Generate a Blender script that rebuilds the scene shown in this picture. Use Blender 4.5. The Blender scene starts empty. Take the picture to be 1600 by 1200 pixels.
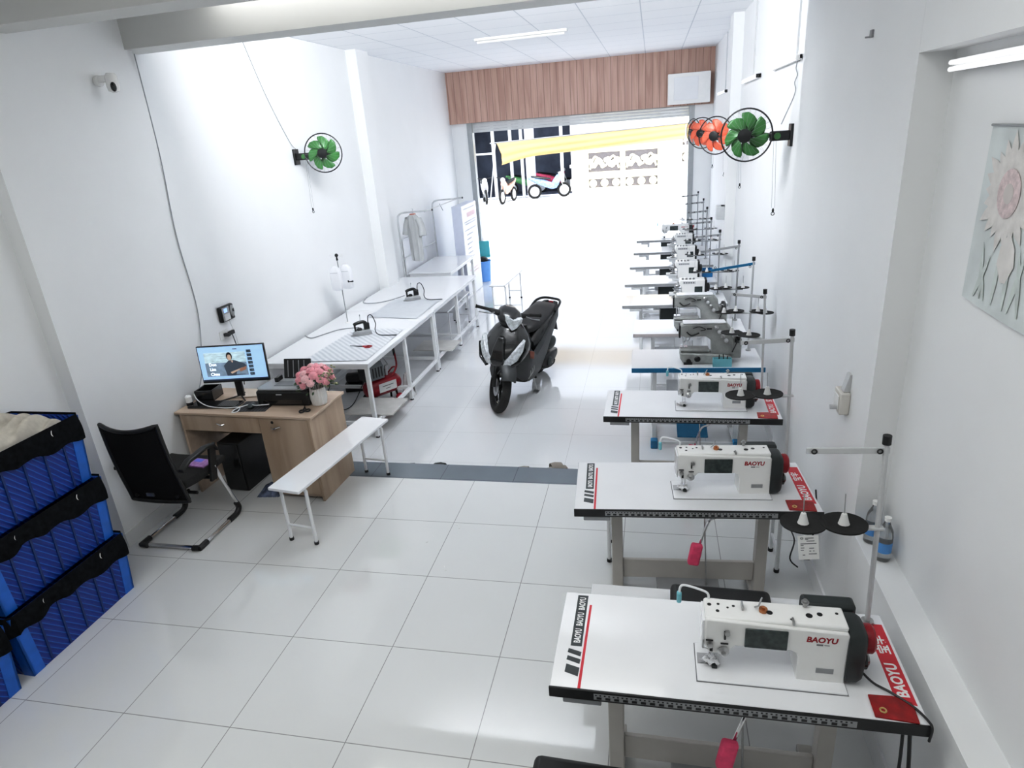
"""Sewing workshop"""
WORLD_S = 2.5; SUN_S = 3.3; A1 = 30.0; A2 = 5.0; A3 = 78.0; EXPO = 0.5
import bpy, bmesh, math, random
from mathutils import Vector, Matrix
random.seed(7)
C = bpy.context.scene.collection
PI = math.pi
D = -0.12            # lower floor level

# ------------------------------------------------------------------ materials
_M = {}
def mat(name, col, rough=0.5, metal=0.0, noise=0.04, scale=12.0, bump=0.0, coat=0.0, spec=0.5, emit=0.0, alpha=1.0, trans=0.0, stretch=None):
    if name in _M: return _M[name]
    m = bpy.data.materials.new(name); m.use_nodes = True
    nt = m.node_tree; b = nt.nodes['Principled BSDF']
    tc = nt.nodes.new('ShaderNodeTexCoord'); n = nt.nodes.new('ShaderNodeTexNoise')
    n.inputs['Scale'].default_value = scale; n.inputs['Detail'].default_value = 4
    if stretch:
        mp = nt.nodes.new('ShaderNodeMapping'); mp.inputs['Scale'].default_value = stretch
        nt.links.new(tc.outputs['Object'], mp.inputs['Vector']); nt.links.new(mp.outputs['Vector'], n.inputs['Vector'])
    else:
        nt.links.new(tc.outputs['Object'], n.inputs['Vector'])
    r = nt.nodes.new('ShaderNodeValToRGB')
    a = [max(0, c*(1-noise)) for c in col[:3]]; z = [min(1, c*(1+noise)) for c in col[:3]]
    r.color_ramp.elements[0].color = (*a, 1); r.color_ramp.elements[1].color = (*z, 1)
    r.color_ramp.elements[0].position = .3; r.color_ramp.elements[1].position = .7
    nt.links.new(n.outputs['Fac'], r.inputs['Fac']); nt.links.new(r.outputs['Color'], b.inputs['Base Color'])
    b.inputs['Roughness'].default_value = rough; b.inputs['Metallic'].default_value = metal
    b.inputs['Specular IOR Level'].default_value = spec
    b.inputs['Coat Weight'].default_value = coat; b.inputs['Alpha'].default_value = alpha
    b.inputs['Transmission Weight'].default_value = trans
    if bump:
        bp = nt.nodes.new('ShaderNodeBump'); bp.inputs['Strength'].default_value = bump; bp.inputs['Distance'].default_value = .01
        nt.links.new(n.outputs['Fac'], bp.inputs['Height']); nt.links.new(bp.outputs['Normal'], b.inputs['Normal'])
    if emit:
        nt.links.new(r.outputs['Color'], b.inputs['Emission Color']); b.inputs['Emission Strength'].default_value = emit
    _M[name] = m
    return m

def tile_mat(name, col, grout, size=0.6, ox=0.0, oy=0.0, rough=0.12, w=0.0022, grain=0.03):
    m = bpy.data.materials.new(name); m.use_nodes = True; nt = m.node_tree; b = nt.nodes['Principled BSDF']
    tc = nt.nodes.new('ShaderNodeNewGeometry'); sx = nt.nodes.new('ShaderNodeSeparateXYZ')
    nt.links.new(tc.outputs['Position'], sx.inputs[0])
    def mth(op, a, bb=None):
        n = nt.nodes.new('ShaderNodeMath'); n.operation = op
        for i, v in enumerate((a, bb)):
            if v is None: continue
            if isinstance(v, (int, float)): n.inputs[i].default_value = v
            else: nt.links.new(v, n.inputs[i])
        return n.outputs[0]
    es = []
    for i, o in ((0, ox), (1, oy)):
        v = mth('ADD', sx.outputs[i], 60.0 - o); v = mth('MODULO', v, size)
        e = mth('MINIMUM', v, mth('SUBTRACT', size, v)); es.append(e)
    e = mth('MINIMUM', es[0], es[1]); f = mth('LESS_THAN', e, w)
    n = nt.nodes.new('ShaderNodeTexNoise'); n.inputs['Scale'].default_value = 1.6; n.inputs['Detail'].default_value = 5
    nt.links.new(tc.outputs['Position'], n.inputs['Vector'])
    r = nt.nodes.new('ShaderNodeValToRGB')
    r.color_ramp.elements[0].color = (*[c*(1-grain) for c in col], 1); r.color_ramp.elements[1].color = (*[min(1, c*(1+grain)) for c in col], 1)
    nt.links.new(n.outputs['Fac'], r.inputs['Fac'])
    mx = nt.nodes.new('ShaderNodeMix'); mx.data_type = 'RGBA'
    nt.links.new(f, mx.inputs[0]); nt.links.new(r.outputs['Color'], mx.inputs[6]); mx.inputs[7].default_value = (*grout, 1)
    nt.links.new(mx.outputs[2], b.inputs['Base Color'])
    b.inputs['Roughness'].default_value = rough; b.inputs['Specular IOR Level'].default_value = .5
    _M[name] = m; return m

def wood_mat(name, c1, c2, scale=6, rough=.45, vertical=True, seam=0.0):
    m = bpy.data.materials.new(name); m.use_nodes = True; nt = m.node_tree; b = nt.nodes['Principled BSDF']
    tc = nt.nodes.new('ShaderNodeTexCoord'); mp = nt.nodes.new('ShaderNodeMapping')
    mp.inputs['Scale'].default_value = (1, 1, .08) if vertical else (.12, 1, 1)
    n = nt.nodes.new('ShaderNodeTexNoise'); n.inputs['Scale'].default_value = scale; n.inputs['Detail'].default_value = 8; n.inputs['Distortion'].default_value = .6
    nt.links.new(tc.outputs['Object'], mp.inputs['Vector']); nt.links.new(mp.outputs['Vector'], n.inputs['Vector'])
    r = nt.nodes.new('ShaderNodeValToRGB'); r.color_ramp.elements[0].color = (*c1, 1); r.color_ramp.elements[1].color = (*c2, 1)
    r.color_ramp.elements[0].position = .35; r.color_ramp.elements[1].position = .65
    nt.links.new(n.outputs['Fac'], r.inputs['Fac'])
    out = r.outputs['Color']
    if seam:
        s = nt.nodes.new('ShaderNodeSeparateXYZ'); nt.links.new(tc.outputs['Object'], s.inputs[0])
        a = nt.nodes.new('ShaderNodeMath'); a.operation = 'ADD'; a.inputs[1].default_value = 50; nt.links.new(s.outputs[0], a.inputs[0])
        k = nt.nodes.new('ShaderNodeMath'); k.operation = 'MODULO'; k.inputs[1].default_value = seam; nt.links.new(a.outputs[0], k.inputs[0])
        l = nt.nodes.new('ShaderNodeMath'); l.operation = 'LESS_THAN'; l.inputs[1].default_value = .008; nt.links.new(k.outputs[0], l.inputs[0])
        mx = nt.nodes.new('ShaderNodeMix'); mx.data_type = 'RGBA'; nt.links.new(l.outputs[0], mx.inputs[0]); nt.links.new(out, mx.inputs[6])
        mx.inputs[7].default_value = (*[c*.6 for c in c1], 1); out = mx.outputs[2]
    nt.links.new(out, b.inputs['Base Color']); b.inputs['Roughness'].default_value = rough
    _M[name] = m; return m

def stripe_mat(name, c1, c2, scale, rough=.8, axis='X', dist=2.0):
    m = bpy.data.materials.new(name); m.use_nodes = True; nt = m.node_tree; b = nt.nodes['Principled BSDF']
    tc = nt.nodes.new('ShaderNodeTexCoord'); w = nt.nodes.new('ShaderNodeTexWave'); w.bands_direction = axis
    w.inputs['Scale'].default_value = scale; w.inputs['Distortion'].default_value = dist; w.inputs['Detail'].default_value = 2
    nt.links.new(tc.outputs['Object'], w.inputs['Vector'])
    r = nt.nodes.new('ShaderNodeValToRGB'); r.color_ramp.elements[0].color = (*c1, 1); r.color_ramp.elements[1].color = (*c2, 1)
    nt.links.new(w.outputs['Fac'], r.inputs['Fac']); nt.links.new(r.outputs['Color'], b.inputs['Base Color']); b.inputs['Roughness'].default_value = rough
    _M[name] = m; return m

def crate_mat(name):
    m = bpy.data.materials.new(name); m.use_nodes = True; nt = m.node_tree; b = nt.nodes['Principled BSDF']
    tc = nt.nodes.new('ShaderNodeTexCoord'); w = nt.nodes.new('ShaderNodeTexWave'); w.bands_direction = 'DIAGONAL'
    w.inputs['Scale'].default_value = 17; w.inputs['Distortion'].default_value = .6
    mp = nt.nodes.new('ShaderNodeMapping'); mp.inputs['Rotation'].default_value = (0, 0, 0)
    mp.inputs['Scale'].default_value = (1, 1, .8)
    nt.links.new(tc.outputs['Object'], mp.inputs['Vector']); nt.links.new(mp.outputs['Vector'], w.inputs['Vector'])
    r = nt.nodes.new('ShaderNodeValToRGB'); r.color_ramp.elements[0].color = (.002, .030, .26, 1); r.color_ramp.elements[1].color = (.01, .12, .50, 1)
    r.color_ramp.elements[0].position = .86; r.color_ramp.elements[1].position = .99
    nt.links.new(w.outputs['Fac'], r.inputs['Fac']); nt.links.new(r.outputs['Color'], b.inputs['Base Color'])
    bp = nt.nodes.new('ShaderNodeBump'); bp.inputs['Strength'].default_value = .5; bp.inputs['Distance'].default_value = .01
    nt.links.new(w.outputs['Fac'], bp.inputs['Height']); nt.links.new(bp.outputs['Normal'], b.inputs['Normal'])
    b.inputs['Roughness'].default_value = .4
    _M[name] = m; return m

WALL = mat('white_wall_paint', (.85, .86, .865), .6, noise=.012, scale=2.5, bump=.03)
WALLG = mat('shaded_beam_paint', (.70, .70, .68), .7, noise=.02, scale=2.5)  # darker than the walls: the beams' shade is put into the colour
CEIL = None
WHITE = mat('white_enamel', (.86, .86, .85), .25, noise=.02)
WSTEEL = mat('white_painted_steel', (.82, .83, .84), .3, noise=.02)
GSTEEL = mat('beige_grey_steel', (.52, .50, .47), .4, noise=.03)
LAM = mat('white_laminate', (.84, .85, .87), .1, noise=.015, scale=5)
LAMG = mat('gloss_white_laminate', (.86, .87, .89), .07, noise=.01, scale=3)
BLK = mat('black_plastic', (.013, .014, .015), .4, noise=.3)
BLKG = mat('gloss_black_plastic', (.01, .011, .012), .15, noise=.3, coat=.4)
RUB = mat('black_rubber', (.012, .012, .012), .8, noise=.3, scale=40)
DKG = mat('dark_green_grey_plastic', (.028, .036, .037), .45, noise=.2)
CHR = mat('chrome', (.75, .75, .76), .12, metal=1.0, noise=.03)
STL = mat('brushed_steel', (.5, .5, .5), .3, metal=1.0, noise=.1, scale=30)
RED = mat('red_plastic', (.28, .008, .018), .35, noise=.1)
REDD = mat('red_decal', (.62, .035, .055), .4, noise=.05)
REDC = mat('dark_red_leather', (.33, .008, .01), .3, noise=.3, scale=30, bump=.2)
PINK = mat('pink_foam', (.85, .10, .22), .7, noise=.12, scale=30)
DECAL = mat('grey_decal', (.055, .065, .07), .5, noise=.1)
WTXT = mat('white_lettering', (.88, .88, .88), .5, noise=.01)
RTXT = mat('dark_red_lettering', (.32, .01, .02), .5, noise=.05)
GTXT = mat('grey_lettering', (.2, .2, .21), .5, noise=.05)
LTXT = mat('pale_grey_lettering', (.55, .56, .62), .6, noise=.05)
SCR = mat('dark_screen', (.035, .05, .05), .15, noise=.6, scale=30, coat=.5)
GREYP = mat('mid_grey_plastic', (.33, .34, .35), .4, noise=.06)
LGREY = mat('light_grey_plastic', (.6, .61, .62), .35, noise=.05)
CYAN = mat('pale_cyan_plastic', (.22, .55, .62), .35, noise=.05)
BLUE = mat('blue_plastic', (.01, .16, .38), .4, noise=.08)
MGREY = mat('machine_grey_enamel', (.34, .35, .34), .35, noise=.22, scale=14)
COPPER = mat('copper', (.5, .22, .1), .3, metal=.8, noise=.1)
PAPER = mat('paper', (.8, .8, .79), .7, noise=.02)

# ------------------------------------------------------------------ mesh builder
class MB:
    def __init__(s): s.bm = bmesh.new()
    def _face(s, vs):
        try: return s.bm.faces.new(vs)
        except ValueError: return None
    def box(s, x0, y0, z0, x1, y1, z1, M=None):
        P = [(x0,y0,z0),(x1,y0,z0),(x1,y1,z0),(x0,y1,z0),(x0,y0,z1),(x1,y0,z1),(x1,y1,z1),(x0,y1,z1)]
        v = [s.bm.verts.new(M @ Vector(p) if M else p) for p in P]
        for f in ((0,3,2,1),(4,5,6,7),(0,1,5,4),(1,2,6,5),(2,3,7,6),(3,0,4,7)): s._face([v[i] for i in f])
        return s
    def ring(s, pts): return [s.bm.verts.new(p) for p in pts]
    def loft(s, rings, cap=True, closed=True):
        R = [s.ring(r) for r in rings]; n = len(R[0])
        for a, b in zip(R, R[1:]):
            for i in range(n if closed else n-1):
                j = (i+1) % n; s._face([a[i], a[j], b[j], b[i]])
        if cap:
            s._face(R[0][::-1]); s._face(R[-1])
        return s
    def tube(s, pts, r, n=8, cap=True):
        pts = [Vector(p) for p in pts]; rr = r if isinstance(r, (list, tuple)) else [r]*len(pts)
        t0 = (pts[1]-pts[0]).normalized(); u = t0.orthogonal().normalized(); rings = []
        for i, p in enumerate(pts):
            t = (pts[min(i+1, len(pts)-1)]-pts[max(i-1, 0)]).normalized()
            u = (u - t*u.dot(t)).normalized(); w = t.cross(u)
            rings.append([p + (u*math.cos(2*PI*k/n)+w*math.sin(2*PI*k/n))*rr[i] for k in range(n)])
        return s.loft(rings, cap)
    def cyl(s, p0, p1, r, r1=None, n=20): return s.tube([p0, p1], [r, r if r1 is None else r1], n)
    def lathe(s, prof, c=(0,0,0), axis='Z', n=24, M=None, cap=True):
        rings = []
        for r, h in prof:
            ring = []
            for k in range(n):
                a = 2*PI*k/n; x, y = r*math.cos(a), r*math.sin(a)
                p = Vector((x, y, h)) if axis == 'Z' else Vector((h, x, y)) if axis == 'X' else Vector((y, h, x))
                p = (M @ p if M else p) + Vector(c); ring.append(p)
            rings.append(ring)
        return s.loft(rings, cap)
    def prism(s, poly, h0, h1, plane='XY', M=None):
        def P(u, v, h):
            p = Vector((u, v, h)) if plane == 'XY' else Vector((u, h, v)) if plane == 'XZ' else Vector((h, u, v))
            return M @ p if M else p
        return s.loft([[P(u, v, h0) for u, v in poly], [P(u, v, h1) for u, v in poly]])
    def torus(s, c, R, r, M=None, n=32, m=8):
        rings = []
        for k in range(n+1):
            a = 2*PI*k/n; ring = []
            for j in range(m):
                b = 2*PI*j/m; p = Vector(((R+r*math.cos(b))*math.cos(a), (R+r*math.cos(b))*math.sin(a), r*math.sin(b)))
                ring.append((M @ p if M else p)+Vector(c))
            rings.append(ring)
        return s.loft(rings, False)
    def ell(s, c, rx, ry, rz, n=16, m=10, M=None, power=1.0):
        rings = []
        for i in range(m+1):
            t = -PI/2+PI*i/m; cr = math.cos(t); cr = max(cr, .02)
            ring = []
            for k in range(n):
                a = 2*PI*k/n
                p = Vector((rx*cr*math.cos(a), ry*cr*math.sin(a), rz*math.sin(t)))
                ring.append((M @ p if M else p)+Vector(c))
            rings.append(ring)
        return s.loft(rings)
    def quad(s, a, b, c, d): s._face(s.ring([a, b, c, d])); return s
    def grid(s, f, nu, nv):
        V = [[s.bm.verts.new(f(i/nu, j/nv)) for j in range(nv+1)] for i in range(nu+1)]
        for i in range(nu):
            for j in range(nv): s._face([V[i][j], V[i+1][j], V[i+1][j+1], V[i][j+1]])
        return s
    def build(s, name, material, parent=None, bevel=0.0, smooth=True, solid=0.0, sub=0, segs=2, ang=35):
        bmesh.ops.recalc_face_normals(s.bm, faces=s.bm.faces[:])
        me = bpy.data.meshes.new(name); s.bm.to_mesh(me); s.bm.free()
        if smooth:
            me.polygons.foreach_set('use_smooth', [True]*len(me.polygons)); me.set_sharp_from_angle(angle=math.radians(ang))
        o = bpy.data.objects.new(name, me); C.objects.link(o)
        if material: me.materials.append(material)
        if parent: o.parent = parent
        if solid:
            d = o.modifiers.new('solid', 'SOLIDIFY'); d.thickness = solid
        if bevel:
            d = o.modifiers.new('bevel', 'BEVEL'); d.width = bevel; d.segments = segs; d.limit_method = 'ANGLE'; d.angle_limit = math.radians(40)
        if sub:
            d = o.modifiers.new('sub', 'SUBSURF'); d.levels = sub; d.render_levels = sub
        return o

def bx(name, material, parent, *boxes, bevel=0.0):
    m = MB()
    for i, b in enumerate(boxes):
        e = .00013*i; m.box(b[0]-e, b[1]-e, b[2]-e, b[3]+e, b[4]+e, b[5]+e)
    return m.build(name, material, parent, bevel)
def tag(o, label, cat, group=None, kind=None):
    o['label'] = label; o['category'] = cat
    if group: o['group'] = group
    if kind: o['kind'] = kind
    return o
def thing(name, label, cat, loc=(0,0,0), rz=0.0, group=None):
    o = bpy.data.objects.new(name, None); C.objects.link(o); o.empty_display_size = .1
    o.location = loc; o.rotation_euler = (0, 0, rz)
    return tag(o, label, cat, group)
def struct(name, mb, m, bevel=0.0, smooth=False):
    o = mb.build(name, m, None, bevel, smooth); o['kind'] = 'structure'; return o
def sbox(name, m, *boxes, bevel=0.0):
    k = MB()
    for i, b in enumerate(boxes):
        e = .00013*i; k.box(b[0]-e, b[1]-e, b[2]-e, b[3]+e, b[4]+e, b[5]+e)
    return struct(name, k, m, bevel)
def dup(root, loc, rz=None, label=None, group=None):
    r = root.copy(); C.objects.link(r); r.location = loc
    if rz is not None: r.rotation_euler = (r.rotation_euler[0], r.rotation_euler[1], rz)
    if label: r['label'] = label
    if group: r['group'] = group
    for ch in list(root.children):
        c = ch.copy(); C.objects.link(c); c.parent = r
        for g in list(ch.children):
            d = g.copy(); C.objects.link(d); d.parent = c
    return r
def text(name, body, size, material, parent, M, depth=.0006, bold=0.0, align='LEFT', shear=0.0, sx=1.0):
    cu = bpy.data.curves.new(name, 'FONT'); cu.body = body; cu.size = size; cu.extrude = depth; cu.offset = bold
    cu.align_x = align; cu.align_y = 'CENTER'; cu.shear = shear; cu.resolution_u = 3
    t = bpy.data.objects.new(name+'_tmp', cu); C.objects.link(t)
    bpy.context.view_layer.update()
    dg = bpy.context.evaluated_depsgraph_get()
    me = bpy.data.meshes.new_from_object(t.evaluated_get(dg))
    bpy.data.objects.remove(t)
    me.transform(M @ Matrix.Diagonal((sx, 1, 1, 1))); me.materials.clear(); me.materials.append(material)
    o = bpy.data.objects.new(name, me); C.objects.link(o); o.parent = parent
    return o
def basis(o, x, y, z=None):
    x = Vector(x).normalized(); y = Vector(y).normalized(); z = x.cross(y)
    m = Matrix((x, y, z)).transposed().to_4x4(); m.translation = Vector(o); return m
def bez(pts, n=10):
    "smooth curve through points"
    P = [Vector(p) for p in pts]; out = []
    for i in range(len(P)-1):
        p0, p1, p2, p3 = P[max(i-1, 0)], P[i], P[i+1], P[min(i+2, len(P)-1)]
        for k in range(n):
            t = k/n
            out.append(.5*((2*p1)+(p2-p0)*t+(2*p0-5*p1+4*p2-p3)*t*t+(3*p1-p0-3*p2+p3)*t**3))
    out.append(P[-1]); return out

# ------------------------------------------------------------------ camera
cam = bpy.data.cameras.new('camera'); co = bpy.data.objects.new('camera', cam); C.objects.link(co)
yaw, pitch, roll = -0.227889516, 0.370902067, -0.0775988781
cy, sy, cp, sp, cr, sr = math.cos(yaw), math.sin(yaw), math.cos(pitch), math.sin(pitch), math.cos(roll), math.sin(roll)
fwd = Vector((sy*cp, cy*cp, -sp)); right = Vector((cy, -sy, 0)); up = right.cross(fwd)
r_ = right*cr+up*sr; u_ = up*cr-right*sr
Mx = Matrix((r_, u_, -fwd)).transposed().to_4x4(); Mx.translation = Vector((.770346, -1.941832, 2.562167)); co.matrix_world = Mx
cam.sensor_width = 36; cam.lens = 36*1009.096/1600; cam.clip_start = .05; cam.clip_end = 300
bpy.context.scene.camera = co

# ------------------------------------------------------------------ world and lights
w = bpy.data.worlds.new('world'); bpy.context.scene.world = w; w.use_nodes = True
nt = w.node_tree; bg = nt.nodes['Background']
sky = nt.nodes.new('ShaderNodeTexSky'); sky.sky_type = 'HOSEK_WILKIE'; sky.turbidity = 4; sky.ground_albedo = .6
sky.sun_direction = Vector((.25, -.2, .95)).normalized()
mix = nt.nodes.new('ShaderNodeMix'); mix.data_type = 'RGBA'; mix.inputs[0].default_value = .6
mix.inputs[7].default_value = (.86, .91, 1.0, 1)
nt.links.new(sky.outputs[0], mix.inputs[6]); nt.links.new(mix.outputs[2], bg.inputs['Color']); bg.inputs['Strength'].default_value = WORLD_S
sun = bpy.data.lights.new('sun', 'SUN'); sun.energy = SUN_S; sun.angle = .03; sun.color = (1, .96, .9)
so = bpy.data.objects.new('sun', sun); C.objects.link(so); so.rotation_euler = Vector((-.25, .2, -.95)).to_track_quat('-Z', 'Y').to_euler()
def area(name, loc, sx, sy_, power, rot=(0,0,0), col=(1,1,1)):
    l = bpy.data.lights.new(name, 'AREA'); l.shape = 'RECTANGLE'; l.size = sx; l.size_y = sy_; l.energy = power; l.color = col
    o = bpy.data.objects.new(name, l); C.objects.link(o); o.location = loc; o.rotation_euler = rot; return o
area('hidden_ceiling_fill', (-.6, 2.40, 3.6), 3.0, .2, A2, col=(1, 1, .98))  # added fill light out of view between the beams, not a real fitting
area('hidden_ceiling_fill', (-.6, -.9, 3.55), 3.4, 1.6, A1, col=(1, 1, .97))  # unseen fill light added over the camera end to brighten the near stations
area('hidden_beam_fill', (-.6, 2.83, 3.48), 1.9, .25, A3, rot=(PI/2*1.10, 0, 0), col=(.93, .96, 1))  # added fill light hidden behind the beam, lifts the far room and ceiling

sc = bpy.context.scene
sc.view_settings.view_transform = 'Standard'; sc.view_settings.look = 'None'; sc.view_settings.exposure = EXPO; sc.view_settings.gamma = 1.0
vs = sc.view_settings; vs.use_curve_mapping = True; cm = vs.curve_mapping; cv = cm.curves[3]
for x, y in ((.05, .040), (.18, .185), (.45, .56), (.70, .83)): cv.points.new(x, y)
cm.update()
sc.cycles.use_denoising = True; sc.cycles.max_bounces = 8; sc.cycles.diffuse_bounces = 5; sc.cycles.caustics_reflective = False; sc.cycles.caustics_refractive = False
sc.cycles.sample_clamp_indirect = 6
# ------------------------------------------------------------------ the room
FL = tile_mat('floor_tiles', (.74, .75, .745), (.36, .36, .36), .6, 0, 0, rough=.05)
FL2 = tile_mat('lower_floor_tiles', (.76, .77, .78), (.55, .55, .55), .6, .05, 2.9, rough=.08, w=.0015)
CEILM = tile_mat('ceiling_tiles', (.92, .93, .95), (.66, .68, .71), .6, .04, .1, rough=.7, w=.006, grain=.01)
nt = CEILM.node_tree; b = nt.nodes['Principled BSDF']; src = b.inputs['Base Color'].links[0].from_socket
g = nt.nodes.new('ShaderNodeNewGeometry'); mp = nt.nodes.new('ShaderNodeMapping'); mp.inputs['Scale'].default_value = (9, 34, 1)
n = nt.nodes.new('ShaderNodeTexVoronoi'); n.inputs['Scale'].default_value = 1.0; n.inputs['Randomness'].default_value = .35
nt.links.new(g.outputs['Position'], mp.inputs['Vector']); nt.links.new(mp.outputs['Vector'], n.inputs['Vector'])
lt = nt.nodes.new('ShaderNodeMath'); lt.operation = 'LESS_THAN'; lt.inputs[1].default_value = .3; nt.links.new(n.outputs['Distance'], lt.inputs[0])
mx = nt.nodes.new('ShaderNodeMix'); mx.data_type = 'RGBA'; nt.links.new(lt.outputs[0], mx.inputs[0]); nt.links.new(src, mx.inputs[6]); mx.inputs[7].default_value = (.70, .72, .77, 1)
nt.links.new(mx.outputs[2], b.inputs['Base Color'])
GRAN = tile_mat('grey_granite', (.16, .185, .21), (.07, .08, .09), .6, .31, 9, rough=.1, grain=.25)

sbox('floor', FL, (-3.2, -6, -.3, 2.1, 2.387, 0))
sbox('floor_lower', FL2, (-3.2, 2.63, -.4, 2.1, 10.9, D))
sbox('trim_1', GRAN, (-3.2, 2.387, -.3, 2.1, 2.636, .001))
sbox('ceiling', CEILM, (-3.2, -6, 3.66, 2.1, 10.98, 3.9))
sbox('wall_left', WALL, (-3.3, -6, -.4, -2.98, 1.29, 3.7), (-3.3, 1.29, -.4, -2.88, 2.6, 3.7), (-3.3, 2.6, -.4, -2.98, 6.47, 3.7),
     (-3.3, 6.47, -.4, -2.84, 6.85, 3.7), (-3.3, 6.85, -.4, -2.98, 10.98, 3.7))
sbox('wall_right', WALL, (1.70, -6, -.4, 2.2, .88, .705), (1.70, -6, 2.72, 2.2, .88, 3.7), (1.82, -6, .7, 2.2, .88, 2.73),
     (1.70, .88, -.4, 2.2, 2.88, 3.7), (1.80, 2.88, -.4, 2.2, 6.9, 3.7), (1.68, 6.9, -.4, 2.2, 7.25, 3.7), (1.80, 7.25, -.4, 2.2, 10.98, 3.7))
sbox('wall_front', WALL, (-2.99, 10.8, -.4, -2.67, 10.98, 2.87))
sbox('wall_front_right', WALL, (1.49, 10.8, -.4, 1.81, 10.98, 2.87))
sbox('wall_front_upper', WALL, (-2.99, 10.8, 2.87, 1.81, 10.98, 3.7))
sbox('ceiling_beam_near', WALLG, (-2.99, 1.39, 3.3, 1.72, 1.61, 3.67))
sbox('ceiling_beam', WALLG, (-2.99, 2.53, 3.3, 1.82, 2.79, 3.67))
sbox('wall_back_light_block', WALL, (-3.2, -6.2, -.3, 2.1, -6, 3.7))  # unseen wall added to cut off daylight from behind the camera
BASEM = mat('baseboard_tile', (.80, .81, .82), .2, noise=.01)
sbox('baseboard_left', BASEM, (-2.98, -2, 0, -2.968, 1.29, .11), (-2.88, 1.278, 0, -2.868, 2.386, .11))
sbox('baseboard_right', BASEM, (1.688, -2, 0, 1.70, 2.386, .11))
sbox('baseboard_lower', BASEM, (-2.98, 2.64, D, -2.968, 6.47, D+.1), (1.788, 2.88, D, 1.80, 6.9, D+.1))
WOOD = wood_mat('walnut_slat_cladding', (.47, .30, .24), (.60, .42, .35), 12, .5, True, seam=.12)
o = sbox('trim_2', WOOD, (-2.98, 10.72, 2.775, 1.80, 10.8, 3.66))
ALU = mat('grey_aluminium', (.40, .42, .43), .35, metal=.3, noise=.05)
k = MB()
for i in range(5): k.box(-2.66, 10.835-.004*(i % 2), 2.60+i*.05, 1.49, 10.87, 2.648+i*.05)
o = k.build('roller_shutter', mat('shutter_slats', (.66, .68, .68), .4, noise=.03), None); tag(o, 'grey slatted roller shutter rolled up under the wood cladding at shop entrance', 'shutter')
sbox('door_1', ALU, (-2.67, 10.78, D, -2.575, 10.9, 2.78), (1.40, 10.78, D, 1.49, 10.9, 2.78))

# ------------------------------------------------------------------ outside
CONC = mat('pale_concrete', (.70, .70, .69), .8, noise=.05, scale=3)  # pale grey concrete with faint noise
ASPH = mat('pale_asphalt', (.52, .54, .58), .9, noise=.08, scale=.8, stretch=(.15, 2.2, 1))
sbox('sidewalk_near', FL2, (-9, 10.9, -.4, 9, 13.0, D))
sbox('kerb_near', mat('kerb_stone', (.45, .45, .45), .8), (-14, 13.0, -.4, 14, 13.08, D-.01))
sbox('road', ASPH, (-30, 13.08, -.5, 30, 22.1, -.22))
sbox('sidewalk_far', CONC, (-30, 22.1, -.5, 30, 27.0, -.12))
PLAS = mat('white_facade_paint', (.80, .80, .79), .7, noise=.02)
# house opposite : walled gate
k = MB()
for x0, x1 in ((-2.62, -2.04), (1.12, 1.85), (3.45, 4.5)):
    k.box(x0, 27.0, -.2, x1, 27.8, 4.2); k.box(x0-.06, 26.92, .0, x1+.06, 27.05, .5); k.box(x0-.06, 26.92, .95, x1+.06, 27.05, 1.08)
o = k.build('gate_pillar', PLAS, None, .02); o['kind'] = 'structure'; o.name = 'wall_far'
sbox('wall_far_low', mat('blue_grey_render', (.46, .52, .62), .8), (1.85, 27.2, -.2, 3.45, 27.6, .72), (4.5, 27.2, -.2, 14, 27.6, 1.0))
GOLD = mat('cream_gold_gate_paint', (.86, .81, .60), .5, noise=.05)
GBACK = mat('grey_gate_backing', (.20, .18, .18), .6, noise=.1)
def gate(x0, x1, label, name='metal_gate', z1=3.3):
    t = thing(name, label, 'gate', ((x0+x1)/2, 27.25, -.12)); w_ = (x1-x0)/2
    bx('gate_backing', GBACK, t, (-w_+.05, .0, .05, w_-.05, .03, z1-.05))
    fr = [(-w_, -.05, 0, -w_+.1, .05, z1), (w_-.1, -.05, 0, w_, .05, z1), (-w_, -.05, 0, w_, .05, .2), (-w_, -.05, z1-.1, w_, .05, z1), (-w_, -.05, .55, w_, .04, .84), (-w_, -.05, 1.62, w_, .04, z1)]
    bx('gate_frame', GOLD, t, *fr)
    for i in range(3):
        m = MB(); cx = -w_+.28+i*(2*w_-.56)/2
        m.lathe([(.165, -.06), (.165, -.02)], (cx, 0, .37), 'Y', 24); m.torus((cx, -.06, .37), .12, .02, Matrix.Rotation(PI/2, 4, 'X'), 20, 6)
        m.build('rosette', GOLD, t)
    m = MB(); rnd = random.Random(3)
    for s in (-1, 1):
        for q in range(7):
            cx = s*(.08+.085*q); cz = 1.20+.12*math.sin(q*1.3+s); m.ell((cx, -.03, cz), .09+.05*rnd.random(), .02, .10+.06*rnd.random(), 9, 5)
    pts = bez([(-w_+.15, -.03, .95), (-w_*.5, -.03, 1.45), (0, -.03, 1.05), (w_*.5, -.03, 1.45), (w_-.15, -.03, .95)], 6); m.tube(pts, .05, 6)
    m.build('scroll_work', GOLD, t)
    return t
gate(-2.0, -.47, 'cream and gold wrought gate leaf with scrolls and rosettes, beside shop pillars')
gate(-.45, 1.08, 'cream and gold wrought gate leaf with scrolls, next to the broad white pillar')
gate(1.87, 3.43, 'cream and gold fence panel standing on low blue-grey wall across road', 'fence_panel', 2.6).location.z = .72
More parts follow.
